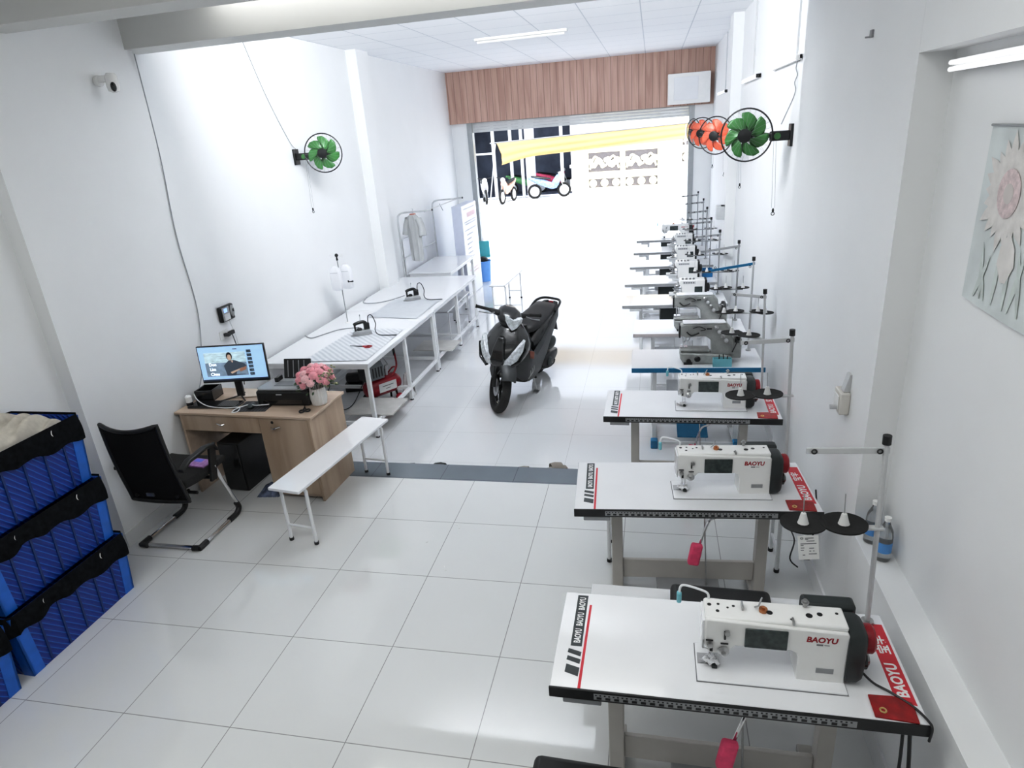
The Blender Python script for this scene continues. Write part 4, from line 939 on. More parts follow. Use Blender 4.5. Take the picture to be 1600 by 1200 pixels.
def iron(label, loc, rz):
    t = thing('steam_iron', label, 'iron', loc, rz, 'steam irons')
    sole = [(-.10, -.05), (-.10, .05), (-.0, .055), (.07, .035), (.12, 0), (.07, -.035), (0, -.055)]
    m = MB(); m.prism(sole, 0, .012); m.build('soleplate', STL, t, .002)
    m = MB(); m.loft([[(x*.92*s-.008, y*.9*s, z) for x, y in sole] for s, z in ((1, .012), (.95, .035), (.75, .05))]); m.build('heater_body', GREYP, t, .002)
    m = MB(); m.loft([[(x, y*.6, z) for x, y in ((-.09, -.03), (-.03, -.03), (-.03, .03), (-.09, .03))] for z in (.05, .12)]).tube(bez([(-.06, 0, .11), (-.03, 0, .135), (.04, 0, .13), (.075, 0, .115)], 5), [.018]*16, 10); m.tube([(.065, 0, .12), (.06, 0, .045)], .012, 8); m.build('handle', BLK, t, .004)
    m = MB(); m.ell((.02, .0, .06), .03, .022, .02, 10, 6); m.build('steam_valve', BLK, t)
    m = MB(); m.tube(bez([(-.08, 0, .11), (-.09, .01, .19), (-.12, .05, .20), (-.14, .09, .12), (-.12, .12, .05), (-.15, .18, .01), (-.3, .28, .005)], 6), .005, 6); m.build('hose', BLK, t)
    m = MB(); m.tube([(.0, 0, .13), (-.005, .0, .21)], .0025, 6).cyl((-.005, 0, .2), (-.005, 0, .22), .005, n=8); m.build('water_pin', GREYP, t)
    return t
iron('black and steel steam iron on the quilted cloth', (-2.26, 4.22, PT+.008), PI-.25+.9)
iron('black and steel steam iron on the plain grey cloth', (-2.22, 5.70, PT+.008), PI-.2+.9)
for lab, p in (('black iron hose lying across the closer pressing table to the wall', [(-2.42, 4.50, PT+.006), (-2.62, 4.42, PT+.006), (-2.72, 4.25, PT+.006), (-2.80, 4.12, PT+.006), (-2.92, 4.2, PT+.006)]), ('black iron cable curving over the second pressing table', [(-2.42, 5.95, PT+.006), (-2.52, 5.72, PT+.006), (-2.68, 5.58, PT+.006), (-2.86, 5.62, PT+.006), (-2.93, 5.9, PT+.006)])):
    t = thing('iron_cable', lab, 'cable', (0, 0, 0)); m = MB(); m.tube(bez(p, 8), .006, 6); m.build('cord', GREYP, t)
fs = thing('fabric_shears', 'red-handled scissors on the quilted pressing cloth', 'scissors', (-2.05, 3.80, PT+.01), -.15)
for s in (-1, 1):
    m = MB(); m.prism([(-.02, s*.004), (-.17, s*.002), (-.02, s*.014)], 0, .003); b_ = m.build('blade', BLK, fs)
    m = MB(); m.torus((.045, s*.018, .003), .018, .005, Matrix.Diagonal((1.6, 1, 1, 1)), 18, 6); m.tube([(-.02, s*.006, .003), (.02, s*.012, .003)], .005, 6); m.build('handle', RED, b_)
# water tank stand
wt = thing('iron_water_tank', 'white gravity water bottles hung on thin pole above the closer pressing table', 'water tank', (-2.66, 4.72, PT))
m = MB(); m.tube([(0, 0, 0), (0, 0, .76)], .006, 8); m.build('pole', STL, wt)
m = MB(); m.lathe([(.03, 0), (.03, .006), (.01, .01)], (0, 0, 0), 'Z', 16); m.build('foot', WHITE, wt)
m = MB(); m.ell((0, 0, .775), .02, .02, .02, 10, 8).cyl((0, 0, .72), (0, 0, .77), .012, .006); m.build('top_knob', BLK, wt)
for s in (-1, 1):
    m = MB(); m.tube([(0, 0, .74), (s*.05, 0, .765)], .002, 6).torus((s*.065, 0, .77), .014, .002, Matrix.Rotation(PI/2, 4, 'X'), 14, 5); m.build('hook', WHITE, wt)
for i, (x, y) in enumerate(((-.035, -.02), (.055, .06))):
    m = MB(); m.loft([[(x+a_*s, y+b_*s, z) for a_, b_ in ((-.06, -.035), (.06, -.035), (.06, .035), (-.06, .035))] for s, z in ((.6, .38), (.95, .40), (1, .45), (1, .58), (.9, .62), (.35, .66))]); tk = m.build('bottle', mat('milky_plastic', (.82, .83, .86), .35, noise=.02), wt, .012, segs=3)
    bx('water_line', GREYP, tk, (x-.05, y-.037, .585, x+.04, y-.035, .588))
m = MB(); m.cyl((.08, .03, .47), (.13, .03, .47), .008, n=8).cyl((.08, .03, .462), (.08, .03, .485), .01, n=8).cyl((.13, .03, .465), (.13, .03, .48), .01, n=8); m.build('tap', BLK, wt)
# air compressor under the first table
ac = thing('air_compressor', 'red air compressor with grey motor cover under the closer pressing table', 'compressor', (-2.12, 4.22, D), .95)
m = MB(); m.lathe([(.02, -.215), (.07, -.205), (.10, -.17), (.105, -.15), (.105, .15), (.10, .17), (.07, .205), (.02, .215)], (0, 0, .20), 'X', 28); m.build('tank', RED, ac)
m = MB(); m.box(-.10, -.107, .16, .12, -.103, .26); m.build('tank_label', PAPER, ac); m = MB(); m.box(-.06, -.109, .22, .08, -.108, .228).box(-.02, -.109, .19, .04, -.108, .196); m.build('label_print', GTXT, ac)
m = MB(); m.loft([[(x, y, z) for y, z in ((-.09, .31), (.09, .31), (.09, .45), (.05, .50), (-.05, .50), (-.09, .45))] for x in (-.20, .0)]); mc = m.build('motor_cover', mat('grey_motor_cover', (.18, .20, .21), .4), ac, .008)
m = MB()
for i in range(5): m.box(-.18+i*.035, -.093, .34, -.165+i*.035, -.09, .45)
m.build('cooling_slots', BLK, mc)
bx('fan_guard', BLK, ac, (-.22, -.09, .31, -.2, .09, .49), bevel=.006)
m = MB(); m.cyl((.07, 0, .30), (.07, 0, .38), .02).lathe([(.022, 0), (.022, .02)], (.07, -.03, .40), 'Y', 14).tube(bez([(.02, 0, .45), (.06, .02, .50), (.1, 0, .42), (.08, 0, .35)], 5), .006, 6); m.build('pressure_gauge', STL, ac)
m = MB(); m.tube(bez([(.10, -.05, .28), (.18, -.05, .38), (.19, -.03, .52), (.185, -.02, .60)], 5), .011, 8).tube(bez([(.10, .05, .28), (.18, .05, .34), (.19, .0, .36)], 5), .009, 8); m.build('carry_handle', RED, ac); m = MB(); m.tube([(.190, -.028, .50), (.185, -.02, .62)], .014, 8); m.build('handle_grip', BLK, ac)
for s in (-1, 1):
    m = MB(); m.lathe([(.055, -.012), (.06, -.01), (.06, .01), (.055, .012)], (-.13, s*.12, .06), 'Y', 20); w_ = m.build('wheel', RUB, ac); m = MB(); m.lathe([(.035, -.014), (.035, .014)], (-.13, s*.12, .06), 'Y', 14); m.build('hub', RED, w_)
    m = MB(); m.tube([(.13, s*.06, .11), (.14, s*.08, .0)], .012, 8); m.build('foot', RUB, ac)
    m = MB(); m.lathe([(.045, -.012), (.045, .012)], (.13, -.12, .05), 'Y', 16) if s < 0 else m.box(-.16, -.12, .08, -.1, .12, .1); m.build('axle' if s > 0 else 'front_wheel', RED if s < 0 else BLK, ac)
m = MB(); m.tube(bez([(-.18, .05, .3), (-.32, .12, .05), (-.45, .18, .01), (-.52, .25, .1), (-.55, .28, .28), (-.50, .3, .33), (-.48, .27, .28), (-.54, .26, .2)], 7), .005, 6); m.build('power_cord', BLK, ac)
pbag = thing('plastic_bag', 'crumpled white plastic bag beside the red compressor', 'bag', (-1.90, 4.42, D))
m = MB(); rnd = random.Random(8)
m.grid(lambda u, v: ((.07+.02*math.sin(9*u*2*PI/2+v*4))*math.cos(2*PI*u)*(1-.5*v), (.07+.015*math.sin(5*u*2*PI))*math.sin(2*PI*u)*(1-.5*v), v*.26+.01*math.sin(20*u)), 30, 12); m.build('film', mat('white_film', (.8, .8, .8), .25, noise=.05), pbag)
bm_ = thing('black_motor', 'black pump unit on the floor beneath the closer pressing table, near the wall', 'motor', (-2.60, 4.55, D), .2)
m = MB(); m.lathe([(.04, -.1), (.06, -.08), (.06, .08), (.04, .1)], (0, 0, .16), 'X', 18).box(-.12, -.05, 0, .1, .05, .1); m.build('motor_body', BLK, bm_, .006); m = MB(); m.lathe([(.03, -.02), (.03, .02)], (.13, 0, .05), 'Y', 12); m.build('fitting', BLK, bm_)
# ------------------------------------------------------------------ rack, shirt, standee, bin
rk = thing('garment_rack', 'white tubular garment rack with two overhanging arms near the entrance', 'rack', (0, 0, D))
for y in (7.35, 9.0):
    m = MB(); m.tube(bez([(-2.93, y, 0), (-2.93, y, 1.2), (-2.93, y, 1.58), (-2.90, y, 1.66), (-2.82, y, 1.69), (-2.55, y, 1.70), (-2.38, y, 1.71)], 6), .014, 10); p = m.build('end_frame', LGREY, rk)
    m = MB(); m.cyl((-2.385, y, 1.71), (-2.37, y, 1.71), .016, n=10); m.build('end_cap', BLK, p)
m = MB(); m.tube([(-2.5, 7.35, 1.69), (-2.5, 9.0, 1.69)], .010, 8).tube([(-2.93, 7.35, 1.0), (-2.93, 9.0, 1.0)], .010, 8); m.build('rail', LGREY, rk)
m = MB(); m.tube([(-2.6, 8.4, 1.69), (-2.55, 8.4, 1.58)], .006, 6); m.build('hook', GREYP, rk)
shirt = thing('shirt', 'pale grey short-sleeved shirt hanging from the white garment rack', 'shirt', (-2.68, 7.33, D+1.0), -.5)
SH = mat('grey_shirt_cloth', (.55, .56, .56), .9, noise=.05, scale=12, bump=.2, stretch=(4, 1, .5))
rings = []
for z, w_, d_ in ((-.02, .11, .05), (.05, .125, .055), (.2, .13, .05), (.4, .135, .05), (.52, .15, .05), (.60, .14, .045), (.64, .08, .04), (.665, .04, .035)):
    rings.append([(w_*math.cos(2*PI*k/24)*(1+.05*math.sin(5*2*PI*k/24+z*4)), d_*math.sin(2*PI*k/24)*(1+.25*math.sin(7*2*PI*k/24+z*3)), z) for k in range(24)])
m = MB(); m.loft(rings, False); m.build('shirt_body', SH, shirt)
for s in (-1, 1):
    m = MB(); m.tube([(s*.11, 0, .60), (s*.16, 0, .50), (s*.185, -.01, .36)], [.05, .052, .058], 12, False); m.build('sleeve', SH, shirt)
m = MB(); m.torus((0, 0, .665), .04, .007, None, 18, 6); m.build('collar', mat('reddish_collar', (.55, .25, .2), .8), shirt)
m = MB(); m.tube(bez([(0, 0, .66), (0, 0, .71), (.015, 0, .73), (0, 0, .745)], 4), .0025, 6); m.build('hanger_hook', STL, shirt)
sd = thing('notice_board', 'tall white notice column with rows of faint printed lines, near the entrance', 'notice board', (-2.55, 8.86, D))
bx('column', mat('lilac_white_panel', (.66, .69, .80), .4, noise=.02), sd, (0, 0, 0, .17, .95, 1.58), bevel=.003); bx('front_sheet', LAM, sd, (.17, .0, .01, .176, .95, 1.57))
m = MB()
for z, a, b in ((1.5, .1, .85), (1.28, .1, .85), (1.24, .15, .85), (1.14, .1, .85), (1.06, .2, .6), (.98, .2, .5), (.9, .2, .55), (.82, .2, .45), (.74, .2, .5), (.66, .2, .6), (.58, .2, .4)): m.box(.176, a, z, .1775, b, z+.022)
m.build('printed_lines', LTXT, sd)
m = MB(); m.box(.176, .3, 1.36, .1775, .85, 1.44).box(.176, .2, .44, .1775, .85, .455).box(.176, .3, .38, .1775, .8, .395); m.build('printed_heading', mat('faint_red_print', (.75, .55, .58), .6), sd)
wb = thing('white_panel', 'large plain white panel leaning against the wall behind the hanging shirt', 'panel', (-2.965, 7.5, D+.73))
bx('panel_face', LAMG, wb, (0, 0, 0, .02, 1.0, .55), bevel=.003)
tb = thing('trash_bin', 'light blue plastic trash bin beside the entrance jamb', 'bin', (-2.44, 10.25, D))
m = MB(); m.lathe([(.11, 0), (.115, .005), (.145, .38), (.155, .39), (.155, .40), (.14, .40), (.11, .02)], (0, 0, 0), 'Z', 24); m.build('bin_body', mat('light_blue_plastic', (.18, .42, .85), .4, noise=.05), tb)
m = MB(); m.ell((0, 0, .41), .10, .10, .07, 12, 8); m.build('bag_contents', BLK, tb)
tq = thing('teal_dustpan', 'teal long-handled dustpan leaning above the blue trash bin', 'dustpan', (-2.50, 10.6, D)); 
m = MB(); m.box(-.12, -.01, .40, .12, .01, .72).box(-.12, -.06, .40, .12, 0, .42); m.build('pan', mat('teal_plastic', (.12, .52, .55), .5), tq, .004); m = MB(); m.tube([(0, 0, 0), (0, 0, .78)], .009, 8); m.build('handle', LGREY, tq)

# ------------------------------------------------------------------ scooter
sc2 = bpy.data.objects.new('scooter', None); C.objects.link(sc2)
tag(sc2, 'black motor scooter on its side stand in the middle of the aisle', 'scooter')
sc2.location = (-.775, 4.02, D); hd = math.atan2(-.97, -.20)
sc2.scale = (.93, 1, 1)
sc2.rotation_mode = 'XYZ'; sc2.rotation_euler = (math.radians(-7), 0, hd)
GB = mat('scooter_black_paint', (.013, .014, .015), .25, noise=.12, coat=.5); MB_ = mat('scooter_matte_panel', (.030, .033, .035), .42, noise=.12); LENS = mat('clear_lens', (.62, .65, .67), .1, noise=.3, scale=40, coat=.6)
def sring(x, hw, zb, zt, n=20, p=.65, yoff=0):
    return [(x, yoff+math.copysign(abs(math.cos(a))**p, math.cos(a))*hw, (zb+zt)/2+math.copysign(abs(math.sin(a))**p, math.sin(a))*(zt-zb)/2) for a in [2*PI*i/n+.01 for i in range(n)]]
steer = Matrix.Translation((-.01, 0, .265)) @ Matrix.Rotation(.66, 4, Vector((-.20, 0, .70)).normalized()) @ Matrix.Translation((.01, 0, -.265))
def wheel(x, M=None, name='front_wheel'):
    I = M or Matrix(); m = MB(); c = I @ Vector((x, 0, .265)); Rm = I.to_3x3().to_4x4() @ Matrix.Rotation(PI/2, 4, 'X')
    m.torus(c, .222, .043, Rm @ Matrix.Diagonal((1, 1, 1.1, 1)), 40, 12); w_ = m.build(name, RUB, sc2)
    m = MB(); m.torus(c, .182, .014, Rm, 36, 8); m.lathe([(.03, -.04), (.03, .04)], c, 'Z', 14, Rm)
    for k in range(5):
        a = 2*PI*k/5+.3; d = Vector((math.cos(a), math.sin(a), 0)); e = Vector((-d.y, d.x, 0))
        m.loft([[c+Rm @ (d*r+e*s*wd+Vector((0, 0, h))) for s, h in ((-1, -.012), (1, -.012), (1, .012), (-1, .012))] for r, wd in ((.02, .022), (.10, .012), (.18, .020))])
    m.build('rim', GB, w_)
    m = MB(); m.lathe([(.09, .042), (.09, .046), (.05, .046), (.05, .042)], c, 'Z', 24, Rm); m.build('brake_disc', STL, w_)
wheel(0, steer); wheel(-1.26, None, 'rear_wheel')
m = MB()
for s in (-1, 1): m.tube([steer @ Vector((.0, s*.07, .265)), steer @ Vector((-.06, s*.07, .40)), steer @ Vector((-.13, s*.06, .60))], [.018, .02, .026], 10)
m.build('front_fork', BLK, sc2)
m = MB(); rings = []
for k in range(15):
    a = math.radians(38+k*8.8); R = .305+.02*math.sin(a); hw = .072+.02*math.sin(a)*math.sin(PI*k/14)
    rings.append([steer @ Vector((R*rr*math.cos(a)+.0, y, .265+R*rr*math.sin(a))) for y, rr in ((-hw, .84), (-hw*.95, .93), (-hw*.6, 1.0), (0, 1.03), (hw*.6, 1.0), (hw*.95, .93), (hw, .84), (hw*.85, .84), (hw*.5, .95), (0, .98), (-hw*.5, .95), (-hw*.85, .84))])
m.loft(rings); m.build('front_fender', MB_, sc2)
m = MB(); 
for s in (-1, 1): m.prism([(-.10, .32), (-.22, .36), (-.24, .50), (-.10, .575), (.02, .55)], s*.072, s*.084, 'XZ', steer)
m.build('fender_side', MB_, sc2, .006)
# apron
def ap(z, xf, xb, hw, nose=.55):
    pts = []
    for k in range(24):
        a = 2*PI*k/24; cx, sx = math.cos(a), math.sin(a); xm = (xf+xb)/2; rx = (xf-xb)/2
        x = xm+rx*math.copysign(abs(cx)**.8, cx); y = hw*math.copysign(abs(sx)**(.8), sx)*(1-nose*.35*max(0, cx)**2)
        pts.append((x, y, z))
    return pts
m = MB(); m.loft([ap(.42, -.20, -.34, .10), ap(.50, .02, -.36, .155), ap(.56, .085, -.37, .195), ap(.64, .075, -.37, .235), ap(.72, .03, -.36, .235), ap(.80, -.04, -.35, .20), ap(.87, -.10, -.34, .15), ap(.92, -.15, -.32, .09)]); m.build('front_apron', GB, sc2, ang=50)
m = MB(); m.loft([[(.095, -.05, .53), (.095, .05, .53), (.06, .05, .53), (.06, -.05, .53)], [(.115, -.075, .60), (.115, .075, .60), (.05, .075, .60), (.05, -.075, .60)], [(.085, -.055, .72), (.085, .055, .72), (.03, .055, .72), (.03, -.055, .72)], [(.02, -.03, .82), (.02, .03, .82), (-.03, .03, .82), (-.03, -.03, .82)]]); m.build('nose_panel', GB, sc2, .012, segs=3)
for s in (-1, 1):
    P = [(.11, s*.065, .545), (.085, s*.12, .545), (.035, s*.19, .60), (-.01, s*.235, .70), (-.07, s*.235, .80), (-.025, s*.205, .76), (.05, s*.15, .68), (.10, s*.085, .60)]
    m = MB(); m.loft([P, [(x-.03, y*.85, z) for x, y, z in P]]); m.build('indicator_lens', LENS, sc2, .004, ang=60)
    m = MB(); m.loft([[(x+.012, y*1.03, z) for x, y, z in ((.10, s*.115, .525), (.03, s*.21, .575), (-.05, s*.255, .70), (-.045, s*.25, .72), (.03, s*.215, .60), (.095, s*.12, .545))], [(x-.03, y*.9, z) for x, y, z in ((.10, s*.115, .525), (.03, s*.21, .575), (-.05, s*.255, .70), (-.045, s*.25, .72), (.03, s*.215, .60), (.095, s*.12, .545))]]); m.build('lens_trim', GB, sc2)
    # body side skirts: sweeping panel
    m = MB(); rings = []
    for x, zb, zt, y in ((-.17, .40, .52, .10), (-.22, .33, .62, .15), (-.29, .27, .70, .185), (-.38, .22, .62, .20), (-.55, .21, .50, .20), (-.75, .24, .56, .20), (-.95, .33, .66, .185), (-1.15, .46, .74, .165), (-1.4, .58, .80, .13), (-1.55, .68, .82, .08)):
        rings.append([(x, s*(y-.05), zt), (x, s*y, zt-.06*(zt-zb)), (x, s*(y+.018), (zb+zt)/2), (x, s*(y-.01), zb+.06*(zt-zb)), (x, s*(y-.06), zb)])
    m.loft(rings, True, True); m.build('side_panel', MB_, sc2, ang=50)
    m = MB()
    for q in range(3): m.tube(bez([(-.30-.05*q, s*.207, .30+.012*q), (-.31-.05*q, s*.222, .345+.012*q), (-.32-.05*q, s*.217, .39+.012*q)], 3), .0045, 6)
    m.build('skirt_accent', STL, sc2)
m = MB(); m.loft([ap(.24, -.30, -.42, .17, 0), ap(.5, -.31, -.40, .19, 0), ap(.7, -.31, -.38, .20, 0), ap(.88, -.27, -.34, .15, 0)]); m.build('leg_shield', BLK, sc2)
bx('floorboard', BLK, sc2, (-.80, -.18, .24, -.33, .18, .30), bevel=.015)
bx('shield_edge', mat('brown_red_inner_panel', (.30, .12, .09), .5), sc2, (-.335, -.235, .52, -.325, .245, .60), bevel=.004)
# rear body + seat
m = MB(); m.loft([sring(-.66, .13, .30, .62), sring(-.78, .16, .32, .72), sring(-1.0, .165, .42, .76), sring(-1.25, .15, .54, .80), sring(-1.45, .12, .62, .79), sring(-1.58, .07, .68, .79)]); m.build('rear_body', GB, sc2, ang=50)
m = MB(); m.loft([sring(-.60, .06, .68, .74), sring(-.66, .13, .69, .78), sring(-.85, .155, .71, .80), sring(-1.05, .15, .73, .815), sring(-1.2, .14, .74, .83), sring(-1.36, .125, .77, .845), sring(-1.42, .08, .78, .825)]); m.build('seat', mat('black_seat_vinyl', (.016, .016, .017), .5, noise=.2), sc2, ang=50)
m = MB(); m.tube(bez([(-1.25, .15, .78), (-1.42, .145, .825), (-1.55, .10, .835), (-1.58, 0, .835), (-1.55, -.10, .835), (-1.42, -.145, .825), (-1.25, -.15, .78)], 5), .015, 8); m.build('grab_rail', BLK, sc2)
m = MB(); m.loft([sring(-1.58, .07, .72, .80), sring(-1.63, .06, .73, .79)]); m.build('tail_lamp', RED, sc2)
m = MB(); m.loft([[(x, y, z) for y in (-.06, .06) for z in ((zz, zz+.012) if y < 0 else (zz+.012, zz))] for x, zz in ((-1.45, .66), (-1.62, .55), (-1.70, .42))]); m.build('rear_fender', BLK, sc2)
m = MB(); m.loft([sring(-.80, .06, .22, .36, yoff=.13), sring(-.90, .075, .20, .38, yoff=.15), sring(-1.15, .07, .20, .36, yoff=.15), sring(-1.33, .05, .22, .33, yoff=.14)]); m.build('engine_case', GREYP if False else BLK, sc2)
m = MB(); m.ell((-1.10, .17, .46), .13, .05, .075, 16, 10); m.build('air_box', DKG, sc2)
m = MB(); m.lathe([(.05, 0), (.06, .02), (.04, .04)], (-.93, .21, .29), 'Y', 16); m.build('fan_cover', DKG, sc2)
m = MB(); m.tube([(-.9, -.15, .2), (-1.0, -.18, .25)], .02, 8).tube([(-1.0, -.18, .25), (-1.45, -.20, .35)], [.045, .055], 14); m.build('exhaust', BLK, sc2)
m = MB(); m.tube(bez([(-.78, .16, .27), (-.86, .22, .24), (-1.0, .25, .25), (-1.04, .25, .29)], 4), .009, 8); m.build('kick_lever', BLK, sc2)
m = MB(); m.tube([(-.66, .10, .26), (-.61, .20, .06)], .010, 8); m.box(-.64, .17, .018+.015, -.57, .225, .045); m.build('side_stand', STL, sc2)
m = MB(); m.tube([(-.72, .10, .22), (-.80, .12, .12)], .012, 8).tube([(-.72, -.10, .22), (-.80, -.12, .12)], .012, 8).tube([(-.80, -.12, .12), (-.80, .12, .12)], .012, 8); m.build('centre_stand', BLK, sc2)
# handle cowl
S2 = Matrix.Translation((0, 0, -.02)) @ steer
m = MB(); m.loft([[S2 @ Vector(p) for p in ap(z, a, b, h)] for z, a, b, h in ((.86, -.15, -.28, .05), (.91, -.10, -.31, .095), (.96, -.08, -.34, .125), (1.01, -.10, -.36, .13), (1.05, -.16, -.36, .10), (1.075, -.23, -.34, .05))]); m.build('handle_cowl', GB, sc2, ang=50)
for s in (-1, 1):
    m = MB(); m.tube([S2 @ Vector((-.24, s*.10, 1.0)), S2 @ Vector((-.27, s*.21, 1.015))], [.035, .02], 10); m.build('switch_housing', BLK, sc2)
    m = MB(); m.tube([S2 @ Vector((-.265, s*.19, 1.015)), S2 @ Vector((-.30, s*.34, 1.02))], .016, 10); m.cyl(S2 @ Vector((-.30, s*.34, 1.02)), S2 @ Vector((-.303, s*.352, 1.02)), .019, n=10); m.build('grip', RUB, sc2)
    m = MB(); m.tube(bez([S2 @ Vector((-.22, s*.17, 1.01)), S2 @ Vector((-.20, s*.22, 1.0)), S2 @ Vector((-.235, s*.33, .99))], 4), .006, 6); m.build('brake_lever', STL, sc2)
P = [(-.085, -.085, .985), (-.07, -.045, .93), (-.065, 0, .895), (-.07, .045, .93), (-.085, .085, .985), (-.095, .095, 1.03), (-.085, .05, 1.02), (-.075, 0, 1.0), (-.085, -.05, 1.02), (-.095, -.095, 1.03)]
m = MB(); m.loft([[S2 @ Vector((x+.012, y, z)) for x, y, z in P], [S2 @ Vector((x-.04, y*.9, z)) for x, y, z in P]]); m.build('headlight', LENS, sc2, .004, ang=60)
bx('key_slot', STL, sc2, (-.33, .03, .80, -.30, .06, .83))

# ------------------------------------------------------------------ slippers at the step
def slipper(label, loc, rz, mt):
    t = thing('slipper', label, 'slipper', loc, rz, 'slippers left below the step')
    sh = [(-.045, -.12), (.04, -.12), (.045, -.03), (.05, .06), (.03, .13), (-.02, .13), (-.045, .06), (-.04, -.03)]
    m = MB(); m.prism(sh, 0, .022); m.build('sole', mt, t, .006)
    m = MB(); rings = []
    for k in range(9):
        a = PI*k/8; rings.append([(.05*math.cos(a), y, .02+.055*math.sin(a)*s) for y, s in ((-.01, .95), (.03, 1), (.09, .7))]+[(.046*math.cos(a), y, .018+.050*math.sin(a)*s) for y, s in ((.09, .7), (.03, 1), (-.01, .95))])
    m.loft(rings); m.build('strap', mt, t); return t
DK = mat('dark_slipper', (.03, .035, .035), .6); TN = mat('taupe_slipper', (.30, .27, .24), .6)
slipper('dark slipper just beyond the step, closest to the bench', (-1.24, 2.72, D+.0), PI/2+.3, DK)
slipper('dark slipper beyond the granite step, second from the bench', (-.98, 2.74, D+.0), PI/2-.2, DK)
slipper('taupe slipper beyond the granite step, before the table row', (-.24, 2.73, D), PI/2, TN)
slipper('taupe slipper peeking over the step, its mate crossing it', (-.04, 2.80, D), -PI/2+.5, TN)
slipper('taupe slipper beyond the step beside the sewing table corner', (.28, 2.74, D), PI/2, TN)

# ------------------------------------------------------------------ wall fans
GRN = mat('green_translucent_blade', (.06, .20, .06), .3, noise=.2); ORG = mat('orange_translucent_blade', (.80, .17, .09), .3, noise=.1)
def wall_fan(label, loc, rz, blade, R=.225, tilt=.0, group='wall fans', arm=.30, pull=.55):
    """local frame: wall at x=0 behind; arm runs +X; head faces -Y rotated by rz only for the head"""
    t = thing('wall_fan', label, 'fan', loc, 0, group); sgn = 1 if loc[0] < 0 else -1
    bx('wall_plate', BLK, t, (-.005 if sgn > 0 else -.02, -.05, -.10, .02 if sgn > 0 else .005, .05, .06), bevel=.004)
    x1 = sgn*arm
    m = MB(); m.box(min(0, sgn*.16), -.03, -.055, max(0, sgn*.16), .03, .015); m.build('arm_box', BLK, t, .01)
    m = MB(); m.lathe([(.024, 0), (.024, -.006)], (sgn*.11, -.03, -.02), 'Y', 14); m.build('speed_knob', blade, t)
    H = Matrix.Translation((x1, 0, 0)) @ Matrix.Rotation(rz, 4, 'Z') @ Matrix.Rotation(tilt, 4, 'X') @ Matrix.Rotation(PI/2, 4, 'X')   # head axis +Z(local) -> -Y
    m = MB(); m.tube([(sgn*.12, .0, -.02), H @ Vector((0, 0, -.10))], .018, 8); m.build('neck', BLK, t)
    m = MB(); m.lathe([(.02, -.19), (.05, -.17), (.058, -.10), (.05, -.03)], (0, 0, 0), 'Z', 18, H); m.build('motor', DKG, t)
    m = MB(); m.torus(H @ Vector((0, 0, .0)), R, .006, H.to_3x3().to_4x4(), 48, 8)
    m.build('guard_ring', BLK, t)
    m = MB()
    for k in range(26):
        a = 2*PI*k/26; d = Vector((math.cos(a), math.sin(a), 0))
        m.tube([H @ (d*.05+Vector((0, 0, .055))), H @ (d*R*.65+Vector((0, 0, .05))), H @ (d*R+Vector((0, 0, 0))), H @ (d*R*.7+Vector((0, 0, -.05))), H @ (d*.05+Vector((0, 0, -.06)))], .0007, 4)
    m.build('wire_guard', GREYP, t)
    m = MB(); m.lathe([(.05, .054), (.05, .062), (.01, .068)], (0, 0, 0), 'Z', 20, H); m.build('centre_cap', BLK, t)
    m = MB(); m.lathe([(.035, -.03), (.038, .0), (.03, .03), (.005, .036)], (0, 0, 0), 'Z', 18, H); m.build('hub', BLK, t)
    for k in range(7):
        a0 = 2*PI*k/7; m = MB()
        def f(u, v):
            r = .03+(R-.055)*u; wd = .18+.58*math.sin(PI*min(1, u*.9))*1.15; a = a0+.75*u**1.3+(v-.5)*wd*(1.5 if u < .9 else 1.2)*(1-.35*u); return H @ Vector((r*math.cos(a), r*math.sin(a), .03*(v-.5)*(1.2-u)))
        m.grid(f, 8, 5); m.build('blade', blade, t, solid=.002)
    m = MB()
    for q in (-.008, .008): m.tube([(sgn*.12+q, 0, -.05), (sgn*.12+q*1.5-sgn*.02, -.01, -.05-pull)], .0014, 4)
    cd = m.build('pull_cord', GREYP, t)
    m = MB(); m.ell((sgn*.10, -.01, -.07-pull), .009, .009, .018, 8, 6); m.torus((sgn*.10, -.01, -.095-pull), .012, .003, Matrix.Rotation(PI/2, 4, 'X'), 12, 5); m.build('cord_pull', BLK, cd)
    return t
def wire(lab, pts, mt=GREYP, r=.003, name='fan_wire'):
    t = thing(name, lab, 'wire', (0, 0, 0)); m = MB(); m.tube(bez(pts, 6), r, 6); m.build('cord', mt, t); return t
wall_fan('green-bladed wall fan on the left wall above the pressing tables', (-2.98, 4.80, 2.50), .25, GRN, .195, 0, arm=.33, pull=.50)
wire('thin wire running down the left wall to the green fan', [(-2.975, 4.15, 3.66), (-2.975, 4.42, 3.1), (-2.97, 4.7, 2.66), (-2.95, 4.78, 2.56)])
wall_fan('large green-bladed wall fan on the right wall, closest of its row', (1.80, 3.60, 2.41), -.35, GRN, .19, .05, arm=.33, pull=.50)
wall_fan('orange-bladed wall fan directly behind the large green one', (1.80, 5.75, 2.37), -.5, ORG, .19, .05, arm=.37, pull=.45)
wall_fan('second orange-bladed wall fan, further along the right wall', (1.80, 7.45, 2.37), -.5, ORG, .19, .05, arm=.40, pull=.45)
wall_fan('last wall fan of the right row, seen edge-on beside the entrance', (1.80, 9.3, 2.36), -1.05, ORG, .19, .05, arm=.40, pull=.45)
wire('wavy dark wire hanging from wall conduit to the large green fan', [(1.795, 3.55, 2.92), (1.785, 3.57, 2.85), (1.792, 3.54, 2.80), (1.785, 3.58, 2.75), (1.79, 3.55, 2.70), (1.785, 3.6, 2.64), (1.76, 3.64, 2.56), (1.72, 3.62, 2.47)], GREYP, .004)
